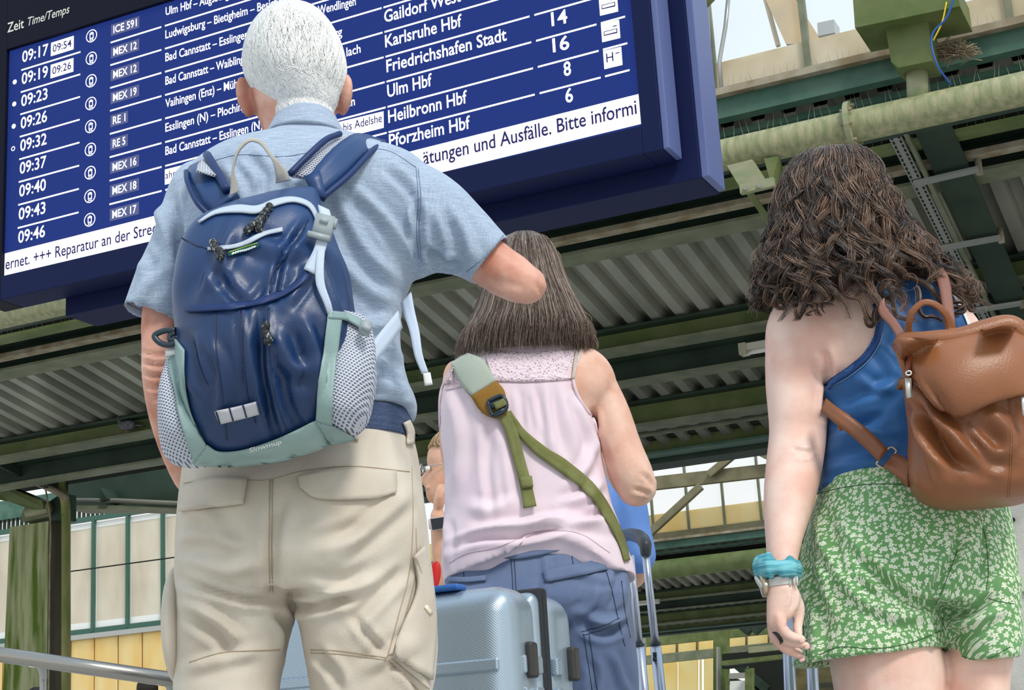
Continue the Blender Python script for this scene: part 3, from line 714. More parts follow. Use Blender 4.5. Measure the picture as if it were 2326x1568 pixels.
for k in range(9):
    gtext(times[k], st0, st1, k, .043, .068, bold=.010)
    s1 = sx(315.6, 50) if len(tags[k]) > 4 else sx(290, 260)
    z = lambda s, d: gz(s, k)+d
    t = flat('train_tag', [(tg0, z(tg0, .036)), (s1, z(s1, .036)), (s1, z(s1, .101)), (tg0, z(tg0, .101))], litg, .002)
    gtext(tags[k], tg0+.018, s1-.014, k, .047, .044, bold=.012, par=scr, lift=.0045)
    # tram pictogram in a ring
    c = sx(207.6, 81.8); zc = gz(c, k)+.072; R = .0365
    ring = []
    for i in range(32): ring.append((c+R*cos(2*pi*i/32), zc+R*sin(2*pi*i/32)))
    inner = [(c+R*.86*cos(2*pi*i/32), zc+R*.86*sin(2*pi*i/32)) for i in range(32)]
    V = np.array([Q(a, WB+.001, b) for a, b in ring+inner]); Fc = [(i, (i+1) % 32, 32+(i+1) % 32, 32+i) for i in range(32)]
    parts = [(V, Fc)]
    def pr(x0, z0, x1, z1, l=.003): parts.append(sbox(c+x0, c+x1, WB+.004-l, WB+.005-l, zc+z0, zc+z1))
    pr(-.0125, -.016, .0125, -.011); pr(-.0125, .009, .0125, .017); pr(-.0125, -.016, -.0085, .017); pr(.0085, -.016, .0125, .017); pr(-.006, .019, .006, .022); pr(-.012, -.026, .012, -.023); pr(-.008, -.021, -.004, -.018); pr(.004, -.021, .008, -.018)
    V, Fc = join(parts); obj('tram_symbol', V, Fc, litw, scr, False)
for k, t in ((0, '09:54'), (1, '09:26')):
    a, b = sx(115, 122), sx(166.5, 103)
    flat('delay_box', [(a, gz(a, k)+.028), (b, gz(b, k)+.028), (b, gz(b, k)+.106), (a, gz(a, k)+.106)], litw, .002)
    gtext(t, a+.014, b-.012, k, .046, .045, inkm, .010, lift=.0045)
for k in (1, 2, 3, 4):
    c = sx(32.8, 184); zc = gz(c, k)+.071; n = 20; ro = .0135
    o_ = [(c+ro*cos(2*pi*i/n), zc+ro*sin(2*pi*i/n)) for i in range(n)]
    if k < 4: flat('dot', o_, litw)
    else:
        i_ = [(c+ro*.62*cos(2*pi*i/n), zc+ro*.62*sin(2*pi*i/n)) for i in range(n)]
        V = np.array([Q(a, WB+.002, b) for a, b in o_+i_]); obj('dot', V, [(i, (i+1) % n, n+(i+1) % n, n+i) for i in range(n)], litw, scr, False)
# via column
for body, x0, y0, x1, y1 in (
    ('Ulm Hbf \u2013 Augsburg Hbf', 376, 34.7, 552, -14), ('Ludwigsburg \u2013 Bietigheim \u2013 Besigheim', 375.4, 87.6, 659, 4), ('Bad Cannstatt \u2013 Esslingen', 375.4, 139.5, 563.5, 86),
    ('Bad Cannstatt \u2013 Waiblingen', 375.4, 193, 570, 137), ('Vaihingen (Enz) \u2013 M\u00fchlacker', 375.4, 244.5, 586, 185), ('Esslingen (N) \u2013 Plochingen', 375.4, 299.5, 576, 243), ('Bad Cannstatt \u2013 Esslingen (N) \u2013', 375.4, 352.5, 612, 287),
    ('Ludwigsburg', 375.4, 462, 470, 437), ('Wendlingen', 722, 33, 808, 11), ('lach', 787, 128, 819, 119), ('gen', 778, 247, 806, 238.5), ('burg', 738, 91, 777, 80)):
    text(body, x0, y0, x1, y1, .048, bold=.010)
for body, x0, y0, x1, y1 in (('Gaildorf West', 873, 51, 1047, 2), ('Karlsruhe Hbf', 875, 107.5, 1049, 59), ('Friedrichshafen Stadt', 878, 164, 1151, 91), ('Ulm Hbf', 880, 221, 981, 194), ('Heilbronn Hbf', 882, 279, 1061, 233), ('Pforzheim Hbf', 884, 334, 1068, 291)):
    text(body, x0, y0, x1, y1, .066, bold=.012)
for body, x0, y0, x1, y1 in (('14', 1253, 59, 1289, 51), ('16', 1256, 118.6, 1293.5, 110), ('8', 1281, 173, 1297.5, 169), ('6', 1285, 233.5, 1302, 229.6)):
    text(body, x0, y0, x1, y1, .070, bold=.016)
def pq(nm, pts, m, lift, par=None): return flat(nm, [bp(*p) for p in pts], m, lift, par=par)
# inverted notice row
pq('notice_strip', [(374, 419.5), (620, 357), (620, 323), (374, 385)], litw, .0022)
pq('notice_strip', [(740, 323), (871, 290), (870.5, 252.5), (740, 284)], litw, .0022)
text('ahrt bis G', 375.5, 407, 447, 388, .040, inkm, .006, .0045); text('s bis Adelshe', 767, 302, 868, 276.5, .044, inkm, .006, .0045)
# carriage pictogram squares
for dy, k in ((0, 0), (-61.2, 1), (-121.5, 2)):
    dx = dy*.085*.95
    c4 = [(1369.4+dx, 115.7+dy), (1372.5+dx, 157+dy), (1413.6+dx, 147+dy), (1410.6+dx, 105.8+dy)]
    pq('pictogram_square', c4, litw, .0024)
    if k == 0: text('H', 1378, 142.5, 1394, 138.5, .046, inkm, .004, .005); pq('mark', [(1398, 122.5), (1398, 120.3), (1407, 118), (1407, 120.2)], inkm, .005)
    else:
        q = lambda x, y: (x+dx, y+dy)
        pq('mark', [q(1376.5, 143), q(1376.5, 133), q(1407, 125.5), q(1407.5, 136)], inkm, .005); pq('mark', [q(1378.5, 140.5), q(1378.5, 134.7), q(1405, 128), q(1405.5, 133.5)], litw, .0062)
        pq('mark', [q(1397, 122.5), q(1397, 120.3), q(1406, 118), q(1406, 120.2)], inkm, .005)
# running ticker
flat('ticker_band', [(sc0, 3.247), (sc1+.004, 3.272), (sc1+.004, 3.412), (sc0, 3.384)], ticker, .0022)
text('ernet. +++ Reparatur an der Streck', 12.3, 613, 370, 526.5, .064, inkm, .008, .0045)
text('\u00e4tungen und Ausf\u00e4lle. Bitte informi', 962, 374.5, 1447, 258, .070, inkm, .010, .0045)
# printed column heads on the casing
text('Zeit', 23, 77.7, 60.5, 66.4, .060, printm, .008, .026, par=bd); text('Time/Temps', 69.4, 62.5, 164, 32.5, .052, printm, .004, .026, par=bd, shear=.2)

# ================================================================ people: shared builders
def skin(nm, c1, c2): 
    return mat(nm, c1, .5, col2=c2, nscale=14, bump=.08, bscale=220, spec=.35, sss=.06, detail=6)
skin_man = skin('skin_ruddy', (.52, .20, .13), (.76, .45, .35))
skin_w = skin('skin_fair', (.66, .36, .26), (.82, .56, .45))
skin_r = skin('skin_rosy', (.78, .47, .38), (.87, .64, .55))
skin_t = skin('skin_tanned', (.62, .32, .20), (.72, .42, .29))
HEADROWS = [(-.118, .018, .065, .03), (-.108, .036, .084, -.005), (-.09, .049, .092, -.03), (-.06, .060, .090, -.062), (-.03, .066, .087, -.083), (0, .071, .082, -.094),
            (.03, .074, .088, -.1), (.06, .073, .084, -.098), (.085, .064, .068, -.085), (.102, .048, .046, -.062), (.112, .03, .026, -.04), (.116, .01, .006, -.014)]
def head(c, k=1.0, yaw=0, pitch=0, roll=0, ears=True):
    """head centred at eye level, facing +Y when yaw = 0; returns solids for the body mesh"""
    R = np.array((Matrix.Rotation(roll, 3, 'Y') @ Matrix.Rotation(yaw, 3, 'Z') @ Matrix.Rotation(pitch, 3, 'X')))
    nt = 40; V = []
    for z, hw, fr, bk in HEADROWS:
        for j in range(nt):
            t = 2*pi*j/nt; cy = (fr+bk)/2; ry = (fr-bk)/2; x = hw*cos(t); y = cy+ry*sin(t)
            if sin(t) > 0:
                y += .026*math.exp(-(x/.012)**2)*max(0, 1-abs(z+.032)/.034)*(1 if z < .0 else .5)     # nose
                y -= .009*math.exp(-((abs(x)-.031)/.013)**2)*math.exp(-(z/.016)**2)                    # eye sockets
                y += .007*math.exp(-(x/.024)**2)*math.exp(-((z+.068)/.012)**2)                          # mouth
                y += .006*math.exp(-(x/.02)**2)*math.exp(-((z+.10)/.014)**2)
            V.append((x, y, z))
    n = len(HEADROWS); Fc = []
    for i in range(n-1):
        for j in range(nt): Fc.append((i*nt+j, i*nt+(j+1) % nt, (i+1)*nt+(j+1) % nt, (i+1)*nt+j))
    Fc += [tuple(range(nt))[::-1], tuple((n-1)*nt+j for j in range(nt))]
    X = lambda v: np.asarray(c)+(np.asarray(v)*k)@R.T
    parts = [(X(V), Fc)]
    nose = tube([(0, .085, .004), (0, .099, -.018), (0, .112, -.036), (0, .104, -.045)], [.006, .008, .011, .007], 10); parts.append((X(nose[0]), nose[1]))
    for sg in (-1, 1):
        if ears:
            e = ell((sg*.081, -.012, -.012), (sg*.014, -.012, 0), (.002, .018, .004), (sg*.004, -.006, .034), 14, 10); parts.append((X(e[0]), e[1]))
            e = ell((sg*.074, .0, -.012), (.012, 0, 0), (0, .012, 0), (0, 0, .022), 10, 8); parts.append((X(e[0]), e[1]))
        e = ell((sg*.02, .086, -.064), (.022, 0, 0), (0, .008, 0), (0, 0, .005), 10, 6); parts.append((X(e[0]), e[1]))
    return parts, X
def hand(wr, d, side, k=1.0, curl=.5):                 # relaxed hand: wrist point, pointing direction, thumb side vector
    d = np.array(d, float); d /= np.linalg.norm(d); side = np.array(side, float); side -= d*(side@d); side /= np.linalg.norm(side); nn = np.cross(d, side)
    wr = np.array(wr, float); parts = [rtube([wr, wr+d*.045*k, wr+d*.08*k], [.024*k, .036*k, .036*k], 12)]
    parts[0] = (wr+(parts[0][0]-wr)-np.outer((parts[0][0]-wr)@nn, nn)*.45, parts[0][1])
    for i, (o, l) in enumerate(((.030, .072), (.010, .080), (-.010, .074), (-.029, .058))):
        p = wr+d*.085*k+side*o*k; q, b = p, d.copy(); pts = [p-d*.02*k, p]
        for s in (.45, .32, .23):
            b = b*cos(curl)+nn*sin(curl); q = q+b*l*s*k; pts.append(q)
        parts.append(rtube(pts, [.009*k, .009*k, .0085*k, .008*k, .007*k], 10))
    p = wr+d*.03*k+side*.028*k; parts.append(rtube([p, p+side*.022*k+d*.03*k, p+side*.026*k+d*.058*k+nn*.012*k, p+side*.02*k+d*.08*k+nn*.02*k], [.014*k, .012*k, .010*k, .008*k], 10))
    return parts
def shoe(c, yaw, k=1):
    d = np.array([-sin(yaw), cos(yaw), 0]); s = np.array([cos(yaw), sin(yaw), 0]); c = np.array([c[0], c[1], 0.])
    return [ell(c+d*.07*k+Z*.04, s*.048*k, d*.14*k, Z*.045, 18, 10), ell(c-d*.01+Z*.07, s*.04*k, d*.06*k, Z*.05, 14, 8), (lambda b: b)(box(c+d*.07*k+Z*.012, s*.043*k, d*.125*k, Z*.012))]
def px_tube(pts, Y=None, seg=14, n=None):             # (x, y, r_px, Y)
    q = [P(p[0], p[1], p[3]) for p in pts]; r = [p[2]*mpp(a) for p, a in zip(pts, q)]
    return rtube(q, r, seg, n)
def build(nm, parts, m, parent, voxel=.005, smooth=4, folds=(), noise=(), label=None, cut=None, shift=None, ridge=None):
    V, Fc, Nn = remesh(parts, voxel, smooth)
    V = wrinkle(V, Nn, folds, noise)
    if cut is not None:
        Fc = np.asarray(Fc); cen = V[Fc[:, 0]]; n0 = Nn[Fc[:, 0]]; keep = ~cut(proj(cen), cen, n0); Fc = Fc[keep]
    o = obj(nm, V, Fc if isinstance(Fc, np.ndarray) else Fc, m, parent, True, None, label)
    return o, (V, Fc)
def inpoly(px, poly):
    poly = np.array(poly, float); x, y = px[:, 0], px[:, 1]; c = np.zeros(len(px), bool); j = len(poly)-1
    for i in range(len(poly)):
        xi, yi = poly[i]; xj, yj = poly[j]
        c ^= ((yi > y) != (yj > y)) & (x < (xj-xi)*(y-yi)/(yj-yi+1e-12)+xi); j = i
    return c

# ================================================================ the man in the blue shirt
YM = 2.39
man = empty('person', (P(670, 800, YM)[0], YM, 0), 'white-haired man in light blue short-sleeved shirt and beige cargo trousers, right elbow raised', 'person')
hc = P(671, 205, YM+.015)
hp, hX = head(hc, .97, yaw=.08, pitch=.24)
sk = hp+[rtube([P(672, 215, YM+.0), P(684, 300, YM+.01), P(690, 360, YM+.02)], [.058, .058, .07], 20)]
sk += [Env([(560, 372, 840, 352, .07, .06), (470, 420, 930, 410, .09, .08), (440, 520, 930, 510, .11, .1), (440, 700, 890, 680, .1, .1), (440, 900, 890, 880, .1, .1), (450, 1040, 900, 1010, .1, .1)], YM).mesh()]
sk += [px_tube([(470, 440, 55, YM), (400, 590, 52, YM), (368, 715, 44, YM-.01), (361, 790, 40, YM-.02), (360, 850, 40, YM-.02), (370, 930, 38, YM+.0), (390, 1010, 32, YM+.05), (418, 1085, 26, YM+.10), (440, 1110, 24, YM+.15)], n=40)]
sk += hand(P(440, 1110, YM+.15), P(520, 1150, YM+.2)-P(440, 1110, YM+.15), (0, .3, 1), 1.0)
sk += [px_tube([(960, 480, 62, YM), (1060, 560, 62, YM), (1130, 610, 58, YM-.005), (1178, 640, 52, YM-.01), (1196, 648, 46, YM-.005)], n=26)]
sk += [px_tube([(1196, 648, 44, YM), (1160, 612, 40, YM+.10), (1090, 560, 36, YM+.2), (1000, 500, 28, YM+.27)], n=20)]
sk += hand(P(1000, 500, YM+.27), P(900, 430, YM+.32)-P(1000, 500, YM+.27), (0, -.3, 1), 1.0)
for x in (1, -1):
    lx = 530 if x < 0 else 830
    sk += [rtube([P(lx, 1500, YM), P(lx, 2100, YM+.01), P(lx, 2640, YM)], [.05, .045, .04], 14)]
body, body_s = build('body', sk, skin_man, man, .0045, 3, folds=[
    ([(322, 800), (360, 806), (400, 800)], -.0035, 5), ([(322, 822), (362, 830), (398, 824)], -.004, 5), ([(322, 846), (360, 856), (392, 846)], -.004, 5), ([(326, 872), (356, 882), (380, 868)], -.003, 6), ([(330, 895), (352, 905), (372, 893)], -.002, 6),
    ([(1215, 640), (1232, 675), (1200, 692)], -.002, 6), ([(1100, 655), (1150, 668), (1190, 670)], .002, 12)], noise=[(6, .0012, (1, 1, 1), 3)])
# eyes, brows
eyem = mat('eye', (.8, .8, .8), .2)
for sg in (-1, 1):
    v, f = ell(hX((sg*.031, .077, 0)), (.011, 0, 0), (0, .011, 0), (0, 0, .011), 12, 8); obj('eye', v, f, eyem, man)
# hair: scalp cap and strands
whitehair = mat('white_hair', (.48, .49, .51), .45, col2=(.97, .97, .95), nscale=5, attr='rnd', lo=.0, hi=.6, spec=.4)
pinkhair = mat('thin_crown_hair', (.78, .60, .56), .5, col2=(.95, .88, .86), nscale=5, attr='rnd', lo=.1, hi=.8)
capm = mat('white_hair_cap', (.74, .73, .72), .8, col2=(.88, .87, .86), nscale=60, nstretch=(1, 1, .2), bump=.5, bscale=250)
HR = [(655, 26, 700, 24, .02, .02, .03), (620, 38, 732, 40, .06, .05), (590, 60, 753, 62, .082, .075), (568, 92, 772, 95, .096, .085), (556, 132, 783, 132, .10, .09), (556, 165, 785, 162, .099, .08), (566, 192, 780, 190, .094, .06), (582, 215, 771, 213, .084, .035), (600, 238, 764, 238, .072, .015), (622, 258, 757, 256, .06, .0)]
he = Env(HR, YM-.005, 2.1)
hair = obj('hair', *he.mesh(40, 48, .955), capm, man)
# pinkish crown where the hair thins
def hair_field(env, n, v0, v1, dv, th0, th1, k0, k1, m, wave=.004, seg=10, rad=.0006, jit=.05, name='hair_strands', part=None, flip=.25):
    C = np.zeros((n, seg, 3)); rnd = np.clip(RNG.normal(.55, .25, n), 0, 1)
    for i in range(n):
        a = v0+(v1-v0)*random.random(); t = th0+(th1-th0)*random.random(); L = dv*random.uniform(.6, 1.2); dt = random.gauss(0, jit); ph = random.uniform(0, 6.3); wv = random.gauss(0, 1)
        for j in range(seg):
            u = j/(seg-1); v = a+L*u; k = k0+(k1-k0)*random.random()*.0+(k1-k0)*(sin(pi*min(u*1.1, 1))*.8+.2*u)
            p = env.pt(min(v, 1.0), t+dt*u+wave*8*sin(ph+u*5)*.6, k)
            if v > 1: p = p-Z*(v-1)*.25
            C[i, j] = p
    return strands(name, C, rad, m, part, rnd)
o = hair_field(he, 600, .10, .22, .16, -pi*.68, -pi*.30, .965, 1.015, pinkhair, .004, 9, .0006, .05, part=man); o['kind'] = 'stuff'
o = hair_field(he, 6400, .02, .93, .28, -pi*1.06, .06, .965, 1.022, whitehair, .010, 12, .00065, .045, part=man); o['kind'] = 'stuff'
o = hair_field(he, 1500, .70, .97, .14, -pi*.97, -.03, .97, 1.03, whitehair, .02, 8, .0006, .3, part=man); o['kind'] = 'stuff'
# short-sleeved shirt
shirt = mat('chambray', (.22, .33, .50), .85, col2=(.36, .47, .62), nscale=30, nstretch=(1, 1, 1), bump=0, spec=.15, sheen=.15)
nt = shirt.node_tree; ns, ls, b = nodes_of(shirt); tc = ns.new('ShaderNodeTexCoord'); fac = []
for st_ in ((1100, 1100, 40), (45, 45, 1100)):
    mp = ns.new('ShaderNodeMapping'); mp.inputs['Scale'].default_value = st_; ls.new(tc.outputs['Object'], mp.inputs[0]); n_ = ns.new('ShaderNodeTexNoise'); n_.inputs['Scale'].default_value = 1; n_.inputs['Detail'].default_value = 2; ls.new(mp.outputs[0], n_.inputs[0]); fac.append(n_.outputs['Fac'])
av = math_node(nt, 'MULTIPLY_ADD', math_node(nt, 'ADD', fac[0], fac[1]), .5, 0); rp = ns.new('ShaderNodeValToRGB'); rp.color_ramp.elements[0].position = .38; rp.color_ramp.elements[1].position = .62; rp.color_ramp.elements[0].color = (.25, .325, .44, 1); rp.color_ramp.elements[1].color = (.45, .535, .655, 1); ls.new(av, rp.inputs[0]); ls.new(rp.outputs[0], b.inputs['Base Color'])
bmp = ns.new('ShaderNodeBump'); bmp.inputs['Strength'].default_value = .15; bmp.inputs['Distance'].default_value = .002; ls.new(av, bmp.inputs['Height']); ls.new(bmp.outputs[0], b.inputs['Normal'])
torso = Env([(624, 308, 766, 304, .062, .05), (604, 326, 790, 322, .072, .06), (528, 345, 880, 345, .092, .07), (455, 385, 965, 382, .118, .09), (428, 440, 985, 440, .138, .11), (420, 520, 965, 520, .146, .12), (412, 620, 936, 615, .142, .122), (408, 720, 914, 690, .135, .125), (410, 810, 908, 780, .128, .125), (412, 890, 926, 865, .128, .128), (414, 935, 943, 915, .132, .13), (424, 966, 940, 948, .127, .126)], YM, 2.35)
slL = Env([(470, 372, 560, 480, .06, .06), (412, 405, 520, 510, .078, .07), (362, 520, 462, 585, .075, .07), (318, 630, 432, 668, .07, .068), (300, 668, 420, 702, .068, .066), (281, 704, 408, 733, .066, .064)], YM, 2.1)
slR = Env([(900, 640, 905, 372, .08, .07), (948, 622, 972, 384, .088, .075), (992, 606, 1045, 434, .078, .07), (1035, 618, 1104, 490, .066, .062), (1056, 630, 1132, 520, .062, .06), (1073, 641, 1161, 547, .058, .056)], YM, 2.1)
mfolds = [
    ([(760, 440), (830, 560), (905, 640)], .006, 14), ([(800, 420), (880, 500), (935, 590)], .006, 12), ([(740, 560), (830, 650), (900, 690)], .006, 16), ([(870, 380), (930, 440), (960, 520)], -.005, 10),
    ([(945, 470), (950, 540), (940, 610)], -.006, 9), ([(985, 470), (1010, 540), (1030, 600)], .005, 12), ([(1020, 470), (1060, 540), (1080, 600)], .005, 12), ([(960, 560), (1000, 585), (1050, 600)], -.007, 9),
    ([(760, 700), (830, 740), (890, 730)], .006, 14), ([(830, 860), (880, 880), (925, 900)], .007, 14), ([(850, 790), (890, 820), (915, 850)], -.006, 10), ([(840, 920), (890, 925), (935, 935)], -.006, 9),
    ([(350, 450), (380, 540), (400, 640)], .006, 14), ([(390, 430), (408, 560), (402, 690)], -.006, 12), ([(330, 560), (350, 630), (330, 690)], -.004, 12), ([(310, 700), (340, 650), (380, 600)], .004, 12),
    ([(560, 350), (600, 400), (590, 450)], -.005, 12), ([(640, 345), (650, 400), (690, 440)], .004, 14), ([(720, 330), (700, 380), (690, 420)], -.003, 12), ([(500, 370), (540, 420), (560, 470)], .004, 12)]
sh, sh_s = build('shirt', [torso.mesh(60, 56, recess=.03), slL.mesh(30, 40, recess=.05), slR.mesh(30, 40, recess=.05)], shirt, man, .0045, 5, folds=mfolds, noise=[(3.5, .0028, (1, 1, .5), 11), (9, .0011, (1, 1, .6), 12)])
S_sh = Surf(sh_s)
# collar, yoke seam, sleeve seams and hems
col_ = Env([(624, 272, 764, 268, .066, .05), (618, 290, 774, 286, .07, .055), (604, 322, 792, 318, .078, .06)], YM, 2.1)
obj('collar', *col_.mesh(10, 44), shirt, sh)
thread = mat('shirt_thread', (.17, .22, .32), .8)
for pth in ([(455, 376), (540, 352), (640, 356), (720, 344), (800, 338)], [(800, 338), (880, 342), (945, 380)], [(945, 380), (950, 450), (946, 520), (952, 590)], [(950, 384), (956, 450), (952, 520), (957, 590)], [(1060, 618), (1108, 578), (1146, 532)], [(288, 690), (340, 712), (408, 716)]):
    obj('seam', *seam(S_sh, pth, .0007), thread, sh)
# trousers
khak = mat('beige_cotton', (.52, .455, .375), .85, col2=(.64, .58, .495), nscale=9, bump=.12, bscale=350, spec=.15, sheen=.1)
pelvis = Env([(434, 990, 928, 975, .118, .118), (422, 1026, 938, 1004, .126, .125), (416, 1100, 950, 1065, .14, .13), (409, 1200, 972, 1180, .158, .135), (405, 1290, 981, 1280, .155, .13), (402, 1350, 985, 1350, .125, .12)], YM, 2.4)
legL = Env([(404, 1290, 668, 1310, .13, .11), (401, 1370, 668, 1372, .118, .11), (396, 1440, 655, 1440, .108, .1), (398, 1500, 643, 1500, .1, .095), (404, 1568, 632, 1568, .095, .09), (425, 1760, 622, 1760, .085, .085), (450, 2100, 620, 2100, .078, .08), (470, 2400, 610, 2400, .07, .075), (475, 2690, 610, 2690, .07, .09)], YM, 2.2)
legR = Env([(664, 1310, 983, 1290, .13, .11), (668, 1372, 987, 1370, .118, .11), (690, 1440, 989, 1440, .108, .1), (701, 1500, 990, 1500, .1, .095), (708, 1568, 985, 1568, .095, .09), (720, 1760, 940, 1760, .085, .085), (740, 2100, 910, 2100, .078, .08), (750, 2400, 890, 2400, .07, .075), (750, 2690, 890, 2690, .07, .09)], YM, 2.2)
tf = [([(640, 1366), (600, 1362), (540, 1358), (440, 1330), (410, 1315)], -.010, 10), ([(660, 1376), (720, 1380), (780, 1362), (800, 1358)], -.009, 10), ([(420, 1270), (520, 1290), (600, 1270)], .006, 16), ([(410, 1230), (470, 1215), (560, 1250)], .005, 13),
      ([(640, 1130), (622, 1240), (620, 1350)], -.007, 14), ([(760, 1260), (840, 1200), (930, 1120)], .006, 16), ([(700, 1330), (790, 1340), (850, 1310)], .007, 14), ([(790, 1420), (860, 1350), (930, 1290)], -.006, 14), ([(800, 1400), (840, 1450), (880, 1490)], -.005, 9),
      ([(420, 1150), (480, 1180), (540, 1240)], .004, 14), ([(410, 1370), (480, 1400), (560, 1470)], .005, 14), ([(430, 1400), (500, 1450), (520, 1500)], -.005, 14), ([(620, 1390), (650, 1430), (650, 1490)], -.006, 10), ([(720, 1480), (760, 1530), (770, 1568)], -.007, 12), ([(820, 1530), (880, 1490), (960, 1450)], .005, 14), ([(880, 1500), (930, 1540), (960, 1600)], -.005, 9),
      ([(700, 1230), (760, 1210), (830, 1190)], -.004, 14), ([(420, 1520), (500, 1500), (600, 1480)], .004, 14)]
trs, tr_s = build('trousers', [pelvis.mesh(40, 60), legL.mesh(60, 40), legR.mesh(60, 40)], khak, man, .005, 4, folds=tf, noise=[(4, .0026, (1, 1, 1), 21), (10, .001, (1, 1, .5), 22)])
S_tr = Surf(tr_s)
seamm = mat('beige_seam', (.38, .30, .21), .9)
obj('pocket_flap', *patch(S_tr, [(414, 1108), (480, 1086), (562, 1088)], [(411, 1162), (480, 1155), (553, 1146)], 14, 8, .006, .002), khak, trs)
obj('pocket_flap', *patch(S_tr, [(677, 1084), (780, 1064), (897, 1072)], [(681, 1108), (724, 1134), (840, 1134), (899, 1121)], 16, 8, .006, .002), khak, trs)
for pth in ([(613, 1090), (612, 1180), (611, 1260), (614, 1350)], [(619, 1090), (618, 1180), (617, 1260), (620, 1350)], [(418, 1098), (500, 1086), (600, 1092), (690, 1070), (800, 1060), (930, 1072)], [(412, 1157), (480, 1150), (552, 1141)], [(683, 1104), (726, 1128), (838, 1129), (898, 1116)],
            [(430, 1505), (500, 1484), (570, 1479), (636, 1477)], [(706, 1477), (780, 1480), (878, 1495)], [(706, 1484), (780, 1487), (878, 1500)], [(935, 1060), (938, 1180), (930, 1300), (905, 1400), (880, 1494)], [(945, 1200), (944, 1300), (920, 1400), (890, 1490)], [(882, 1500), (920, 1540), (965, 1580)], [(890, 1496), (930, 1530), (975, 1566)],
            [(880, 1490), (905, 1480), (930, 1474)]):
    obj('seam', *seam(S_tr, pth, .0009), seamm, trs)
# cargo pockets
for A, B in (([(938, 1262), (944, 1340), (905, 1440), (895, 1490)], [(968, 1278), (982, 1350), (986, 1440), (978, 1545)]),):
    obj('cargo_pocket', *patch(S_tr, A, B, 20, 12, .006, .003, .006), khak, trs)
obj('cargo_flap', *patch(S_tr, [(938, 1265), (950, 1290), (975, 1385)], [(962, 1240), (975, 1290), (984, 1350)], 10, 6, .004, .010), khak, trs)
obj('toggle', *patch(S_tr, [(962, 1380), (975, 1398)], [(968, 1374), (981, 1392)], 4, 4, .003, .016), mat('cream_toggle', (.75, .68, .52), .5), trs)
obj('cargo_pocket', *ell(P(402, 1420, YM-.01), (.018, 0, 0), (0, .07, 0), (0, 0, .085), 18, 14), khak, trs)
# belt and loop
beltm = mat('navy_webbing', (.035, .06, .13), .75, col2=(.06, .09, .18), nscale=200, nstretch=(.05, .05, 1), bump=.6, bscale=200)
bt = Env([(420, 975, 934, 940, .124, .126), (416, 1000, 937, 968, .130, .129), (415, 1030, 938, 1003, .132, .130)], YM, 2.4); obj('belt', *bt.mesh(12, 60), beltm, man)
S_b = Surf(bt.mesh(12, 60), tr_s)
obj('belt_loop', *strip(S_b, [(921, 958), (930, 980), (930, 1010)], 15, 8, .004, .004), khak, man)
obj('belt_loop', *strip(S_b, [(812, 972), (808, 1000)], 13, 5, .003, .003), khak, man)
shm = mat('brown_shoe', (.10, .06, .035), .5)
for lx, yw in ((545, .15), (815, -.15)):
    c = P(lx, 2690, YM); obj('shoe', *join(shoe((c[0], YM), yw)), shm, man)

# ---- blue daypack
YB = 2.165
pack = empty('backpack', P(620, 1040, YB), 'navy blue daypack with grey mesh side pockets on the white-haired man\'s back', 'backpack')
bluen = mat('navy_nylon', (.005, .024, .085), .40, col2=(.010, .046, .155), nscale=3, bump=.05, bscale=400, spec=.5)
blued = mat('dark_nylon', (.004, .012, .045), .42, col2=(.008, .022, .075), nscale=5, bump=.1, bscale=400, spec=.4)
sage = mat('sage_nylon', (.20, .30, .30), .5, col2=(.30, .42, .40), nscale=8, bump=.1, bscale=200)
edgeb = mat('blue_binding', (.006, .026, .115), .5)
greyw = mat('pale_webbing', (.50, .58, .70), .7, bump=.2, bscale=700)
meshm = mat('spacer_mesh', (.62, .64, .72), .8); ns, ls, b = nodes_of(meshm); nt = meshm.node_tree
tc = ns.new('ShaderNodeTexCoord'); sp = ns.new('ShaderNodeSeparateXYZ'); ls.new(tc.outputs['Object'], sp.inputs[0])
kx = math_node(nt, 'MULTIPLY', math_node(nt, 'ADD', sp.outputs['X'], math_node(nt, 'MULTIPLY', sp.outputs['Z'], .25)), 900.); kz = math_node(nt, 'MULTIPLY', math_node(nt, 'SUBTRACT', sp.outputs['Z'], math_node(nt, 'MULTIPLY', sp.outputs['X'], .15)), 1250.)
sxz = math_node(nt, 'MULTIPLY', math_node(nt, 'SINE', kx), math_node(nt, 'SINE', kz)); gt = math_node(nt, 'GREATER_THAN', sxz, .28)
mx = ns.new('ShaderNodeMix'); mx.data_type = 'RGBA'; ls.new(gt, mx.inputs[0]); mx.inputs[6].default_value = (.60, .62, .70, 1); mx.inputs[7].default_value = (.12, .15, .22, 1); ls.new(mx.outputs[2], b.inputs['Base Color'])
bmp = ns.new('ShaderNodeBump'); bmp.invert = True; bmp.inputs['Strength'].default_value = .6; bmp.inputs['Distance'].default_value = .002; ls.new(sxz, bmp.inputs['Height']); ls.new(bmp.outputs[0], b.inputs['Normal'])
main = Env([(500, 470, 690, 422, .02, .03, .03), (466, 490, 722, 430, .045, .05, .015), (428, 530, 738, 480, .075, .07), (408, 590, 762, 545, .095, .08), (404, 660, 786, 610, .108, .085), (410, 730, 802, 680, .115, .085), (420, 800, 815, 760, .132, .085), (424, 870, 812, 840, .134, .085), (432, 940, 800, 915, .118, .08), (450, 1000, 770, 965, .088, .075), (485, 1042, 735, 1008, .05, .06), (520, 1050, 700, 1022, .025, .03)], YB, 2.5)
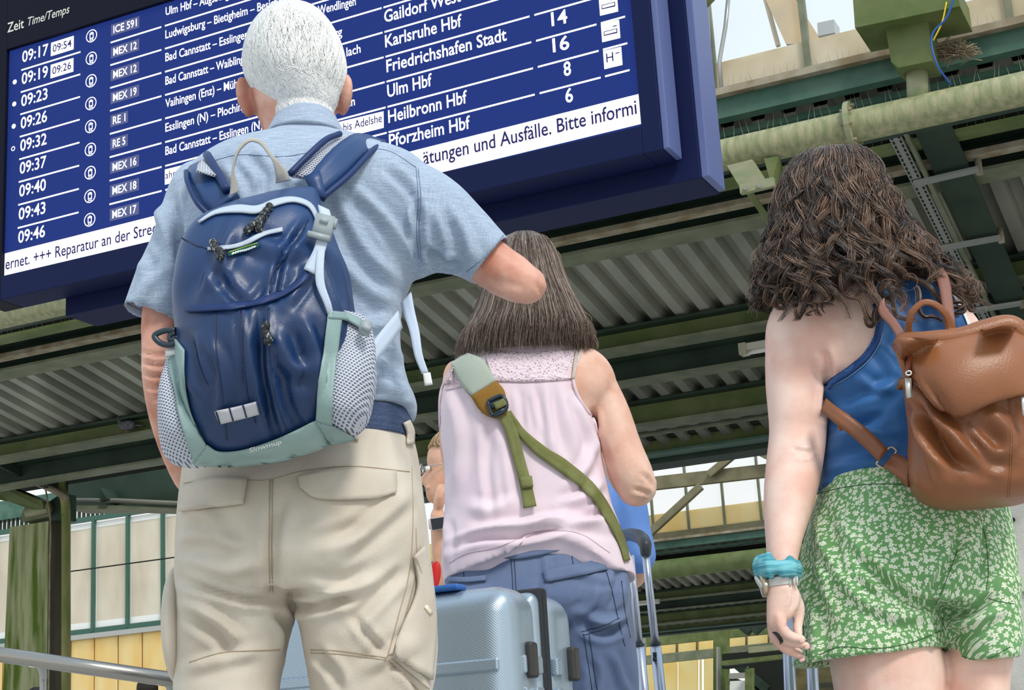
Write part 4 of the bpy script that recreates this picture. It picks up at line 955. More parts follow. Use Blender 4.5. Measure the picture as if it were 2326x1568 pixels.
pf = [([(700, 500), (640, 590), (620, 680)], -.006, 8), ([(540, 500), (500, 590), (450, 690)], .004, 14), ([(560, 540), (640, 570), (700, 560)], .004, 16), ([(480, 600), (520, 660), (560, 690)], -.005, 12), ([(600, 640), (580, 670), (560, 690)], -.003, 8), ([(700, 600), (690, 640), (650, 690)], .004, 10),
      ([(590, 700), (588, 800), (602, 900), (630, 1000)], -.010, 10), ([(548, 705), (556, 800), (560, 900)], .004, 8), ([(620, 740), (660, 830), (720, 840)], .006, 18), ([(430, 760), (450, 850), (470, 900)], -.005, 10), ([(690, 720), (720, 830), (725, 900)], .006, 14), ([(740, 560), (770, 640), (790, 710)], -.006, 10), ([(470, 760), (500, 850), (500, 960)], .004, 12), ([(640, 850), (660, 930), (690, 980)], -.004, 12)]
mb, mb_s = build('main_bag', [main.mesh(60, 56)], bluen, pack, .0045, 4, folds=pf, noise=[(4, .0030, (1, 1, .6), 31), (10, .0013, (1, 1, .8), 32)])
S_mb = Surf(mb_s)
# side pockets
pkR = Env([(740, 712, 838, 742, .055, .06, .0), (733, 760, 846, 775, .07, .065), (722, 820, 856, 825, .085, .07), (716, 880, 859, 880, .095, .07), (714, 930, 850, 925, .095, .07), (722, 965, 836, 962, .085, .06), (750, 990, 815, 985, .05, .04)], YB+.0, 2.4)
pkL = Env([(396, 798, 424, 790, .045, .06, .0), (378, 850, 440, 850, .06, .065), (368, 900, 452, 905, .075, .07), (364, 960, 480, 965, .082, .075), (364, 1010, 505, 1010, .075, .07), (370, 1040, 500, 1040, .05, .05), (392, 1058, 470, 1056, .025, .03)], YB+.01, 2.3)
pr_, pr_s = build('mesh_pocket', [pkR.mesh(36, 40)], meshm, pack, .0045, 3, noise=[(5, .003, (1, 1, .6), 41), (12, .001, (1, 1, 1), 42)])
pl_, pl_s = build('mesh_pocket', [pkL.mesh(36, 40)], meshm, pack, .0045, 3, noise=[(5, .002, (1, 1, .6), 43)])
S_all = Surf(mb_s, pr_s, pl_s)
# sage panels: bottom, right pocket front, left side
obj('bottom_panel', *patch(S_all, [(470, 1010), (500, 1026), (560, 1020), (640, 992), (716, 955)], [(440, 1055), (520, 1058), (620, 1048), (700, 1028), (745, 1010)], 26, 8, .003, .006), sage, pack)
obj('side_panel', *patch(S_all, [(744, 715), (735, 790), (722, 880), (716, 962)], [(775, 722), (766, 800), (758, 880), (754, 968)], 24, 8, .003, .005), sage, pack)
obj('side_panel', *patch(S_all, [(400, 770), (384, 830), (396, 890), (410, 960), (440, 1050)], [(420, 795), (420, 860), (432, 930), (455, 985), (492, 1050)], 24, 8, .003, .005), sage, pack)
obj('pocket_hem', *strip(S_all, [(745, 716), (790, 722), (838, 752)], 17, 12, .004, .005), sage, pack)
obj('side_panel', *patch(S_all, [(716, 955), (750, 965), (790, 985)], [(745, 1008), (780, 1004), (808, 996)], 10, 6, .003, .006), sage, pack)
# dark lower front
# obj('lower_panel', *patch(S_mb, [(425, 885), (436, 930), (455, 980), (498, 1026)], [(718, 868), (717, 900), (717, 930), (715, 955)], 18, 22, .002, .003), blued, pack)
# bands and zips
obj('band', *strip(S_mb, [(422, 702), (480, 700), (560, 692), (640, 668), (700, 626)], 15, 26, .003, .003), edgeb, pack)
zipm = mat('grey_zip_tape', (.46, .53, .62), .6)
obj('zip', *strip(S_mb, [(452, 506), (490, 484), (540, 476), (584, 478), (625, 462), (665, 455), (700, 466), (716, 490), (720, 512)], [4, 8, 17, 17, 14, 11, 10, 8, 6], 34, .003, .003), zipm, pack)
obj('zip', *strip(S_mb, [(472, 566), (520, 562), (560, 552), (600, 532), (642, 522)], [6, 9, 10, 10, 9], 18, .003, .003), zipm, pack)
for pth in ([(488, 700), (492, 800), (505, 900), (515, 1000)], [(548, 705), (552, 800), (562, 900), (580, 960)], [(610, 700), (612, 800), (625, 900), (655, 990)], [(412, 540), (440, 555), (470, 565)], [(700, 500), (662, 570), (620, 620), (612, 665)]):
    obj('seam', *seam(S_mb, pth, .0012, wav=1), blued, pack)
# reflective tag
rf_ = obj('reflective_patch', *patch(S_mb, [(488, 934), (536, 924), (583, 912)], [(498, 964), (545, 953), (591, 941)], 12, 5, .0015, .0065), mat('reflective_grey', (.52, .52, .56), .4), pack)
for x in (.0, .33, .66, 1.0):
    obj('stitching', *seam(S_mb, [(490+93*x, 934-22*x), (499+92*x, 964-23*x)], .0012, 5, .0085), blued, rf_)
# lettering on the bottom panel and the small woven label
def ptext(body, x0, y0, x1, y1, cap_px, surf, m, parent, lift=.0075, bold=.004, rot180=False, name='lettering'):
    c = bpy.data.curves.new('t', 'FONT'); c.body = body; c.size = 1; c.offset = bold; c.resolution_u = 2
    o = bpy.data.objects.new('t', c); COL.objects.link(o); dg = bpy.context.evaluated_depsgraph_get(); me = bpy.data.meshes.new_from_object(o.evaluated_get(dg)); bpy.data.objects.remove(o)
    n = len(me.vertices); co = np.empty(n*3, np.float32); me.vertices.foreach_get('co', co); co = co.reshape(-1, 3); x = (co[:, 0]-co[:, 0].min())/(co[:, 0].max()-co[:, 0].min()); y = co[:, 1]/.729*cap_px
    if rot180: x = 1-x; y = cap_px-y
    px = np.stack([x0+(x1-x0)*x, y0+(y1-y0)*x-y], 1); G, NN = surf.on([tuple(p) for p in px], lift); me.vertices.foreach_set('co', G.astype(np.float32).ravel()); me.materials.clear(); me.materials.append(m)
    o = bpy.data.objects.new(name, me); COL.objects.link(o); adopt(o, parent); return o
whtt = mat('white_thread', (.75, .78, .78), .6)
ptext('Slowmup', 566, 1029, 640, 1008, 11, S_mb, whtt, pack, .0135, .012)
lb = obj('woven_label', *patch(S_mb, [(516, 574), (550, 564), (587, 553)], [(519, 583), (552, 573), (588, 561)], 10, 4, .0012, .004), mat('teal_thread', (.01, .10, .09), .6), pack)
obj('label_edge', *seam(S_mb, [(520, 573), (550, 563), (585, 552)], .0009, 12, .006), mat('green_thread', (.25, .42, .10), .6), lb)
obj('label_text', *seam(S_mb, [(526, 577), (545, 571), (560, 568), (580, 560)], .0013, 30, .0062, wav=1.3), whtt, lb)
# cord pulls
cordm = mat('black_cord', (.012, .014, .016), .5, col2=(.30, .33, .33), nscale=260, lo=.56, hi=.62)
for pts in (((612, 470), (598, 490), (590, 505)), ((604, 480), (592, 498), (588, 520)), ((592, 500), (578, 510), (562, 523)), ((484, 552), (488, 562), (494, 570)), ((492, 566), (502, 574), (500, 584)), ((604, 740), (602, 752), (608, 764)), ((603, 758), (611, 768), (608, 776))):
    G, NN = S_mb.on(pts, .008); kn = [ell(g, (.0058, 0, 0), (0, .0058, 0), (0, 0, .0062), 10, 8) for g in crv(G, 5)]
    obj('cord_pull', *join(kn+[tube(crv(G, 8)+np.array([.003, -.004, 0])*np.sin(np.arange(8))[:, None], .0028, 6)]), cordm, pack)
# shoulder straps with padded tops
obj('shoulder_strap', *pstrap([(720, 395, 735, 460, 2.20), (702, 400, 730, 446, 2.195), (752, 340, 790, 398, 2.225), (800, 305, 842, 345, 2.275), (826, 304, 872, 322, 2.33), (836, 314, 880, 330, 2.40), (850, 400, 900, 400, 2.48)], .014), bluen, pack)
obj('strap_edge', *tube([P(x, y, Yv) for x, y, Yv in ((733, 448, 2.188), (792, 399, 2.218), (842, 346, 2.268), (872, 323, 2.322))], .0045, 8, 20), edgeb, pack)
obj('strap_edge', *tube([P(x, y, Yv) for x, y, Yv in ((658, 396, 2.20), (702, 352, 2.215), (740, 318, 2.24), (772, 304, 2.27))], .005, 8, 20), edgeb, pack)
obj('strap_lining', *pstrap([(662, 396, 704, 402, 2.21), (704, 352, 752, 342, 2.235), (745, 315, 800, 306, 2.285), (775, 303, 828, 304, 2.34)], .006), meshm, pack)
obj('shoulder_strap', *pstrap([(476, 488, 540, 440, 2.195), (448, 458, 518, 420, 2.20), (428, 415, 492, 392, 2.225), (424, 388, 475, 366, 2.26), (436, 374, 476, 356, 2.32), (440, 390, 480, 380, 2.42)], .014), bluen, pack)
obj('strap_edge', *tube([P(x, y, Yv) for x, y, Yv in ((476, 490, 2.188), (446, 458, 2.19), (426, 414, 2.215), (423, 390, 2.25))], .004, 8, 20), edgeb, pack)
obj('strap_edge', *tube([P(x, y, Yv) for x, y, Yv in ((515, 432, 2.19), (496, 396, 2.215), (476, 362, 2.25), (470, 352, 2.28))], .0065, 8, 20), edgeb, pack)
obj('strap_lining', *pstrap([(446, 385, 492, 398, 2.205), (450, 372, 482, 378, 2.235), (460, 362, 478, 362, 2.27)], .004), meshm, pack)
# grab loop
webg = mat('grey_webbing', (.50, .48, .44), .8, bump=.2, bscale=800)
obj('grab_loop', *pstrap([(521, 446, 542, 436, 2.155), (524, 425, 540, 415, 2.15), (526, 385, 532, 384, 2.14), (538, 340, 541, 346, 2.13), (565, 314, 565, 322, 2.125), (595, 320, 590, 327, 2.13), (615, 345, 608, 350, 2.135), (632, 365, 620, 370, 2.14), (650, 385, 627, 400, 2.15), (660, 410, 626, 417, 2.16)], .0035, 50), webg, pack)
# compression strap, buckle, hanging webbing
obj('compression_strap', *pstrap([(722, 468, 748, 480, 2.10), (726, 500, 752, 505, 2.085), (716, 560, 742, 560, 2.07), (690, 612, 718, 626, 2.06)], .0025), greyw, pack)
obj('compression_strap', *pstrap([(722, 530, 742, 534, 2.08), (718, 600, 736, 600, 2.06), (718, 645, 738, 645, 2.055), (736, 690, 752, 688, 2.055), (745, 715, 757, 712, 2.06)], .0025), greyw, pack)
buck = mat('grey_buckle', (.33, .38, .40), .35)
bc = P(735, 516, 2.07); bx_ = np.array([.0125, 0, -.004]); bz = np.array([.004, 0, .016])
obj('buckle', *join([box(bc, bx_, (0, .005, 0), bz), box(bc+bx_*1.1+bz*.5, bx_*.15, (0, .004, 0), bz*.4), box(bc-bx_*.2-bz*.95+np.array([0, -.004, 0]), bx_*1.15, (0, .005, 0), bz*.22), tube([bc+bz*.55+np.array([-.006, -.006, 0]), bc+bz*.3+np.array([.006, -.006, 0])], .0035, 8)]), buck, pack, True)
obj('cord_lock', *join([box(P(829, 745, 2.08), (.007, 0, -.001), (0, .006, 0), (.002, 0, .009)), tube([P(822, 742, 2.07), P(842, 748, 2.07)], .004, 8)]), buck, pack)
obj('side_strap', *pstrap([(408, 690, 420, 700, 2.14), (402, 730, 416, 735, 2.12), (390, 775, 408, 780, 2.11), (381, 800, 406, 797, 2.11)], .003), greyw, pack)
obj('strap_end', *join([box(P(393, 800, 2.108), (.010, 0, .001), (0, .003, 0), (0, 0, .004))]), mat('white_trim_and_rim_light', (.75, .76, .76), .6), pack)
obj('hip_strap', *pstrap([(838, 790, 848, 830, 2.16), (868, 750, 880, 790, 2.21), (905, 705, 915, 745, 2.27)], .002), greyw, pack)
obj('hanging_strap', *pstrap([(912, 690, 935, 665, 2.30), (920, 720, 942, 705, 2.27), (932, 760, 953, 755, 2.25), (942, 810, 960, 805, 2.24), (958, 850, 974, 848, 2.24)], .002), greyw, pack)
obj('strap_end', *pstrap([(961, 850, 978, 848, 2.235), (965, 877, 983, 874, 2.235)], .005, 6), mat('white_trim_and_rim_light', (.75, .76, .76), .6), pack)
# black plastic loop at his left elbow
lp = tube([P(x, y, 2.10) for x, y in ((398, 750), (372, 752), (351, 763), (362, 778), (380, 784), (398, 780))], .0042, 10, 30)
o = obj('plastic_loop', *lp, mat('black_plastic', (.02, .035, .05), .3), pack, True, None, None, 'black plastic ring hooked to the side strap')
obj('plastic_loop', *tube([P(398, 757, 2.10), P(386, 762, 2.10), P(386, 772, 2.10), P(398, 772, 2.10)], .0035, 8, 16), mat('black_plastic', (.02, .035, .05), .3), pack)

# ================================================================ the woman in the pink sleeveless top
YW = 3.13
wom = empty('person', (P(1200, 800, YW)[0], YW, 0), 'woman with bobbed grey-brown hair in pale pink sleeveless top and slate blue trousers', 'person')
hc = P(1195, 665, YW+.01); hp, hX = head(hc, .95, yaw=-.05, pitch=.15)
sk = hp+[rtube([P(1195, 700, YW), P(1197, 790, YW), P(1198, 850, YW+.01)], [.05, .052, .06], 18)]
sk += [Env([(1120, 790, 1290, 785, .06, .05), (1060, 810, 1355, 800, .075, .065), (1028, 835, 1392, 838, .088, .075), (1010, 890, 1398, 890, .1, .085), (1010, 960, 1350, 960, .105, .09), (1020, 1080, 1350, 1070, .1, .1), (1022, 1250, 1400, 1240, .11, .11), (1040, 1400, 1420, 1400, .12, .11)], YW).mesh()]
sk += [px_tube([(1340, 850, 50, YW), (1382, 930, 45, YW-.005), (1410, 1010, 46, YW-.01), (1432, 1070, 50, YW-.015), (1446, 1104, 47, YW-.01)], n=34)]
sk += [px_tube([(1446, 1106, 42, YW), (1420, 1085, 36, YW+.1), (1390, 1050, 30, YW+.2), (1350, 1010, 24, YW+.26)], n=20)]
sk += hand(P(1350, 1010, YW+.26), P(1290, 980, YW+.28)-P(1350, 1010, YW+.26), (0, -.3, 1), .92)
sk += [px_tube([(1040, 850, 34, YW), (1030, 920, 30, YW), (1026, 1000, 28, YW), (1036, 1090, 27, YW+.03), (1060, 1120, 25, YW+.08), (1100, 1080, 22, YW+.2), (1130, 1030, 20, YW+.27)], n=40)]
sk += hand(P(1130, 1030, YW+.27), P(1180, 1000, YW+.28)-P(1130, 1030, YW+.27), (0, -.3, 1), .92)
for lx in (1125, 1335): sk += [rtube([P(lx, 1420, YW), P(lx, 1900, YW+.01), P(lx, 2330, YW)], [.075, .055, .038], 14)]
bw, bw_s = build('body', sk, skin_w, wom, .005, 3, folds=[([(1458, 1075), (1475, 1092), (1484, 1110)], -.0035, 5), ([(1440, 1110), (1462, 1118), (1478, 1125)], -.003, 5), ([(1425, 1130), (1450, 1136), (1470, 1134)], -.002, 5), ([(1344, 935), (1352, 965), (1350, 1000)], -.008, 8)], noise=[(5, .001, (1, 1, 1), 51)])
for sg in (-1, 1):
    v, f = ell(hX((sg*.031, .077, 0)), (.011, 0, 0), (0, .011, 0), (0, 0, .011), 12, 8); obj('eye', v, f, eyem, wom)
# top
pink = mat('pink_jersey', (.74, .60, .68), .8, col2=(.80, .67, .73), nscale=12, bump=.08, bscale=500, spec=.15, sheen=.15)
lace = mat('pink_lace', (.80, .66, .73), .8, spec=.1); ns, ls, b = nodes_of(lace); nt = lace.node_tree
tc = ns.new('ShaderNodeTexCoord'); vo = ns.new('ShaderNodeTexVoronoi'); vo.inputs['Scale'].default_value = 190; ls.new(tc.outputs['Object'], vo.inputs['Vector'])
gt = math_node(nt, 'LESS_THAN', vo.outputs['Distance'], .28); mx = ns.new('ShaderNodeMix'); mx.data_type = 'RGBA'; ls.new(gt, mx.inputs[0]); mx.inputs[6].default_value = (.82, .68, .75, 1); mx.inputs[7].default_value = (.50, .33, .36, 1); ls.new(mx.outputs[2], b.inputs['Base Color'])
bmp = ns.new('ShaderNodeBump'); bmp.inputs['Strength'].default_value = .8; bmp.inputs['Distance'].default_value = .003; ls.new(vo.outputs['Distance'], bmp.inputs['Height']); ls.new(bmp.outputs[0], b.inputs['Normal'])
def hemshift(p, v, th):
    if sin(th) < .2 and v > .72:
        x, y = proj(p[None])[0]; a = 112*math.exp(-((x-1262)/95)**2)+28*math.exp(-((x-1100)/80)**2)
        return p+Z*(a*mpp(p))*((v-.72)/.28)**1.5*(1 if sin(th) < 0 else (.2-sin(th))/.2)
    return p
top = Env([(1112, 792, 1300, 786, .068, .056), (1062, 806, 1322, 796, .084, .07), (1034, 826, 1330, 812, .096, .08), (1012, 868, 1336, 858, .108, .09), (1004, 920, 1345, 915, .113, .095), (1002, 980, 1358, 970, .114, .1), (1009, 1060, 1368, 1050, .114, .105), (1012, 1150, 1388, 1140, .122, .11), (1006, 1220, 1412, 1205, .132, .12), (1001, 1286, 1433, 1266, .140, .124), (1006, 1334, 1446, 1316, .142, .126)], YW, 2.35)
def topcut(px, c, n):                                  # armholes
    r = inpoly(px, [(1322, 770), (1322, 795), (1304, 850), (1308, 885), (1325, 920), (1346, 948), (1352, 960), (1460, 960), (1460, 770)])
    l = inpoly(px, [(1036, 770), (1032, 830), (1010, 872), (1001, 905), (1000, 1000), (900, 1000), (900, 770)])
    return r | l
wf = [([(1240, 870), (1245, 950), (1260, 1040)], .004, 10), ([(1270, 870), (1290, 960), (1320, 1060)], .004, 12), ([(1110, 960), (1108, 1060), (1120, 1180)], -.004, 10), ([(1135, 970), (1150, 1060), (1160, 1150)], .004, 12), ([(1020, 880), (1040, 1000), (1030, 1130)], .004, 14),
      ([(1080, 1205), (1180, 1195), (1290, 1180), (1400, 1200)], .007, 12), ([(1020, 1245), (1090, 1222), (1200, 1215), (1300, 1190)], -.007, 9), ([(1350, 1000), (1330, 1060), (1290, 1110)], .006, 12), ([(1370, 1090), (1330, 1130), (1270, 1150)], .006, 12), ([(1385, 1150), (1330, 1175), (1260, 1180)], -.006, 9),
      ([(1300, 900), (1340, 980), (1362, 1040)], .004, 9), ([(1180, 880), (1185, 930), (1190, 980)], -.003, 7), ([(1205, 880), (1215, 930), (1225, 980)], .003, 7), ([(1010, 1180), (1015, 1240), (1008, 1290)], .004, 8), ([(1060, 1150), (1120, 1160), (1180, 1130)], .004, 14)]
tp, tp_s = build('top', [top.mesh(60, 60, post=hemshift)], pink, wom, .0045, 4, folds=wf, noise=[(4, .0022, (1, 1, .4), 61), (10, .0008, (1, 1, .5), 62)], cut=topcut)
S_tp = Surf(tp_s)
obj('lace_yoke', *patch(S_tp, [(1100, 795), (1200, 800), (1312, 792)], [(1112, 866), (1200, 868), (1300, 862)], 26, 10, .001, .001), lace, tp)
obj('lace_yoke', *patch(S_tp, [(1034, 826), (1014, 860), (1006, 890)], [(1062, 815), (1062, 850), (1050, 880)], 10, 6, .001, .001), lace, tp)
pinks = mat('pink_seam', (.55, .38, .46), .8)
for pth in ([(1110, 868), (1200, 870), (1302, 864)], [(1010, 886), (1030, 882), (1052, 878)], [(1020, 1280), (1060, 1258), (1120, 1246), (1190, 1222), (1255, 1206), (1320, 1214), (1385, 1256)]): obj('seam', *seam(S_tp, pth, .0007), pinks, tp)
for pth in ([(1320, 792), (1303, 850), (1307, 885), (1324, 920), (1346, 950), (1358, 985)], [(1034, 826), (1010, 868), (1000, 905), (1000, 970)]): obj('binding', *seam(Surf(tp_s, bw_s), pth, .0038, lift=.0015), pink, tp)
obj('bra_strap', *strip(Surf(bw_s), [(1312, 794), (1306, 830), (1302, 862)], [9, 9, 6], 10, .002, .003), mat('beige_strap', (.50, .44, .38), .6), wom)
# hair: bob
brown = mat('grey_brown_hair', (.052, .027, .016), .40, col2=(.48, .38, .31), nscale=5, attr='rnd', lo=.15, hi=1.0, spec=.5)
brcap = mat('brown_hair_cap', (.05, .033, .024), .8, col2=(.12, .09, .07), nscale=60, nstretch=(1, 1, .15))
HW = Env([(1165, 532, 1215, 530, .02, .02), (1128, 560, 1248, 552, .058, .05), (1108, 600, 1268, 590, .085, .075), (1100, 645, 1284, 638, .1, .08), (1090, 690, 1304, 680, .108, .075), (1072, 735, 1326, 722, .115, .07), (1050, 775, 1344, 760, .122, .07), (1044, 822, 1340, 802, .118, .06)], YW-.005, 2.2)
obj('hair', *HW.mesh(40, 48, .95), brcap, wom)
def long_hair(env, n, m, part, seg=18, v0=(0, .5), v1=(.93, 1.03), th=(-pi*1.02, .02), wave=.02, rad=.0007, spread=.03, k=(.95, 1.03), curl=0, ck=0, flick=0):
    C = np.zeros((n, seg, 3)); rnd = np.clip(RNG.normal(.25, .28, n), 0, 1)
    for i in range(n):
        a = random.uniform(*v0)**1.5 if v0[0] >= 0 else 0; e = random.uniform(*v1); t = random.uniform(*th); dt = random.gauss(0, spread); kk = random.uniform(*k); ph = random.uniform(0, 6.3)
        for j in range(seg):
            u = j/(seg-1); v = a+(e-a)*u
            p = env.pt(min(v, 1), t+dt*u+wave*sin(ph+v*9), kk+flick*max(0, u-.8)*(.5-env_r(i, 1)))
            if v > 1: p = p-Z*(v-1)*.3
            C[i, j] = p
    return strands('hair_strands', C, rad, m, part, rnd)
def env_r(i, s): return ((i*7919+s*104729) % 1000)/1000
o = long_hair(HW, 4200, brown, wom, 16, (0, .75), (.9, 1.06), (-pi*1.04, .04), .016, .0008, .05, (.94, 1.05), flick=.6); o['kind'] = 'stuff'
# flyaways
C = np.zeros((60, 10, 3))
for i in range(60):
    t = random.uniform(-1.2, .3) if i % 3 else random.uniform(-3.4, -2.6); v = random.uniform(.0, .95)
    for j in range(10): u = j/9; C[i, j] = HW.pt(min(1, v+.12*u), t+.1*u, 1.0+.16*u*random.random()*.0+.12*sin(u*2.4+i))
o = strands('hair_strands', C, .0005, brown, wom, np.full(60, .7)); o['kind'] = 'stuff'
# trousers
slate = mat('slate_cotton', (.10, .14, .25), .8, col2=(.16, .21, .34), nscale=7, bump=.12, bscale=350, spec=.15, sheen=.1)
pel = Env([(1026, 1205, 1390, 1190, .098, .10), (1020, 1262, 1406, 1240, .110, .108), (1014, 1320, 1426, 1300, .127, .115), (1010, 1380, 1438, 1370, .145, .12), (1012, 1430, 1440, 1430, .12, .11)], YW, 2.4)
lgR = Env([(1228, 1370, 1438, 1350, .13, .11), (1232, 1440, 1441, 1440, .115, .105), (1236, 1568, 1450, 1568, .1, .1), (1245, 1800, 1425, 1800, .085, .09), (1260, 2050, 1400, 2050, .08, .085), (1275, 2290, 1395, 2290, .07, .08)], YW, 2.2)
lgL = Env([(1012, 1350, 1226, 1370, .13, .11), (1012, 1440, 1222, 1440, .115, .105), (1012, 1568, 1218, 1568, .1, .1), (1030, 1800, 1210, 1800, .085, .09), (1050, 2050, 1195, 2050, .08, .085), (1060, 2290, 1185, 2290, .07, .08)], YW, 2.2)
sf_ = [([(1360, 1330), (1340, 1380), (1300, 1400)], .005, 10), ([(1400, 1290), (1395, 1350), (1380, 1390)], -.005, 8), ([(1320, 1420), (1370, 1440), (1420, 1420)], -.007, 10), ([(1330, 1400), (1380, 1415), (1425, 1400)], .006, 10), ([(1240, 1260), (1240, 1310), (1235, 1350)], .004, 8),
       ([(1390, 1480), (1410, 1530), (1430, 1580)], .005, 10), ([(1340, 1500), (1350, 1540), (1340, 1580)], -.004, 9), ([(1300, 1290), (1350, 1310), (1400, 1330)], .003, 10)]
tw, tw_s = build('trousers', [pel.mesh(34, 56), lgL.mesh(40, 36), lgR.mesh(40, 36)], slate, wom, .0055, 4, folds=sf_, noise=[(5, .003, (1, 1, 1), 71), (12, .0013, (1, 1, .6), 72)])
S_tw = Surf(tw_s); slm = mat('slate_seam', (.04, .055, .10), .9)
obj('waistband', *strip(S_tw, [(1030, 1266), (1100, 1250), (1165, 1258), (1240, 1246), (1320, 1224)], 26, 24, .003, .003), slate, tw)
obj('pocket_welt', *strip(S_tw, [(1237, 1310), (1310, 1296), (1376, 1281)], 28, 16, .003, .003), slate, tw)
obj('pocket_welt', *strip(S_tw, [(1018, 1316), (1060, 1318), (1104, 1314)], 12, 8, .003, .003), slate, tw)
for pth in ([(1167, 1262), (1170, 1300), (1172, 1345)], [(1160, 1264), (1163, 1300), (1165, 1345)], [(1233, 1324), (1310, 1311), (1380, 1296)], [(1240, 1298), (1310, 1284), (1378, 1270)], [(1378, 1300), (1392, 1350), (1405, 1410), (1420, 1470)], [(1412, 1320), (1420, 1390), (1432, 1450)], [(1320, 1436), (1370, 1422), (1408, 1404)], [(1324, 1444), (1372, 1430), (1410, 1412)],
            [(1326, 1440), (1335, 1500), (1345, 1568)], [(1338, 1440), (1347, 1500), (1357, 1568)], [(1295, 1240), (1299, 1262), (1302, 1285)], [(1056, 1270), (1052, 1290), (1054, 1312)], [(1060, 1272), (1120, 1262), (1165, 1270), (1240, 1258), (1315, 1236)]):
    obj('seam', *seam(S_tw, pth, .0009, wav=.6), slm, tw)
for lx, yw in ((1125, .1), (1335, -.1)):
    c = P(lx, 2300, YW); obj('shoe', *join(shoe((c[0], YW), yw, .92)), mat('grey_shoe', (.2, .2, .22), .6), wom)
# sling bag strap across her back (the bag itself hangs in front of her)
S_w = Surf(tp_s, bw_s)
bag = empty('sling_bag', P(1150, 900, YW-.1), 'olive sling bag strap with grey pad and ochre patch across the pink top', 'bag')
padm = mat('grey_green_pad', (.40, .45, .38), .8, bump=.2, bscale=600); och = mat('ochre_cloth', (.26, .13, .015), .75, bump=.15, bscale=500); olive = mat('olive_webbing', (.155, .165, .045), .75, col2=(.21, .22, .08), nscale=30, bump=.3, bscale=700)
obj('shoulder_pad', *patch(S_w, [(1066, 806), (1100, 822), (1128, 868)], [(1028, 830), (1048, 872), (1074, 902)], 14, 8, .009, .003, .002), padm, bag)
obj('pad_edge', *seam(S_w, [(1028, 830), (1048, 872), (1076, 905), (1098, 938)], .0025, 16, .008), mat('black_trim', (.02, .02, .02), .6), bag)
obj('pad_tip', *patch(S_w, [(1128, 867), (1146, 890), (1152, 925), (1150, 945)], [(1073, 902), (1088, 928), (1104, 944), (1126, 952)], 14, 8, .010, .003, .002), och, bag)
obj('strap', *strip(S_w, [(1136, 930), (1160, 975), (1178, 1040), (1195, 1105), (1204, 1153)], [28, 27, 26, 27, 30], 30, .0025, .010), olive, bag)
obj('strap_stop', *strip(S_w, [(1183, 1098), (1196, 1096), (1210, 1094)], 26, 6, .003, .014), olive, bag)
obj('strap', *strip(S_w, [(1152, 938), (1180, 978), (1222, 1020), (1280, 1060), (1340, 1110), (1382, 1170), (1412, 1232), (1424, 1275)], [20, 18, 27, 30, 27, 22, 16, 12], 44, .0025, .006), olive, bag)
blk = mat('black_plastic', (.02, .035, .05), .3)
G, NN = S_w.on([(1108, 912), (1140, 900), (1150, 928), (1120, 944)], .020)
obj('buckle', *join([tube([G[0], G[1], G[2], G[3], G[0]], .004, 8, 24), box(G[:2].mean(0)*.6+G[2:].mean(0)*.4, (G[1]-G[0])*.42, (0, .004, 0), (G[0]-G[3])*.20)]), blk, bag, True)
obj('buckle_bar', *tube([G[3]+(G[2]-G[3])*.05, G[2]], .0045, 8), blk, bag)
obj('strap_loop', *strip(S_w, [(1124, 924), (1138, 918), (1148, 912)], 16, 6, .003, .022), olive, bag)

# ================================================================ the woman with curly hair
YR = 2.91
wr_ = empty('person', (P(1990, 900, YR)[0], YR, 0), 'woman with long curly brown hair in blue tank top and green floral shorts', 'person')
hc = P(1880, 470, YR+.01); hp, hX = head(hc, .97, yaw=.12, pitch=.2)
sk = hp+[rtube([P(1890, 500, YR), P(1920, 620, YR+.0), P(1940, 700, YR+.01)], [.055, .055, .065], 18)]
sk += [Env([(1850, 650, 2040, 640, .06, .05), (1785, 690, 2140, 650, .08, .07), (1748, 730, 2205, 715, .095, .085), (1760, 790, 2236, 770, .108, .095), (1800, 850, 2236, 845, .110, .10), (1874, 900, 2224, 895, .102, .10), (1886, 960, 2214, 950, .094, .095), (1890, 1010, 2208, 1000, .09, .09), (1886, 1080, 2215, 1080, .095, .09), (1870, 1200, 2260, 1200, .105, .10), (1870, 1360, 2270, 1360, .10, .10)], YR).mesh()]
sk += [Env([(1752, 700, 1850, 690, .05, .05), (1738, 745, 1885, 745, .062, .06), (1737, 800, 1888, 810, .066, .06), (1740, 870, 1882, 880, .062, .058), (1747, 940, 1878, 945, .056, .055, -.01), (1748, 985, 1876, 990, .052, .052, -.015), (1741, 1040, 1871, 1040, .052, .05, -.03), (1736, 1100, 1861, 1100, .05, .047, -.05), (1737, 1170, 1842, 1170, .044, .042, -.07), (1740, 1235, 1822, 1235, .036, .034, -.09), (1742, 1285, 1811, 1285, .029, .027, -.105), (1743, 1330, 1808, 1328, .026, .024, -.115), (1744, 1345, 1812, 1340, .025, .024, -.12)], YR, 2.1).mesh(64, 36)]
H = YR-.12
sk += [Env([(1743, 1335, 1809, 1333, .024, .022), (1742, 1365, 1815, 1355, .022, .024), (1742, 1395, 1808, 1385, .019, .022), (1744, 1418, 1792, 1408, .015, .017), (1750, 1428, 1784, 1418, .012, .012)], H, 2.2).mesh(24, 30)]
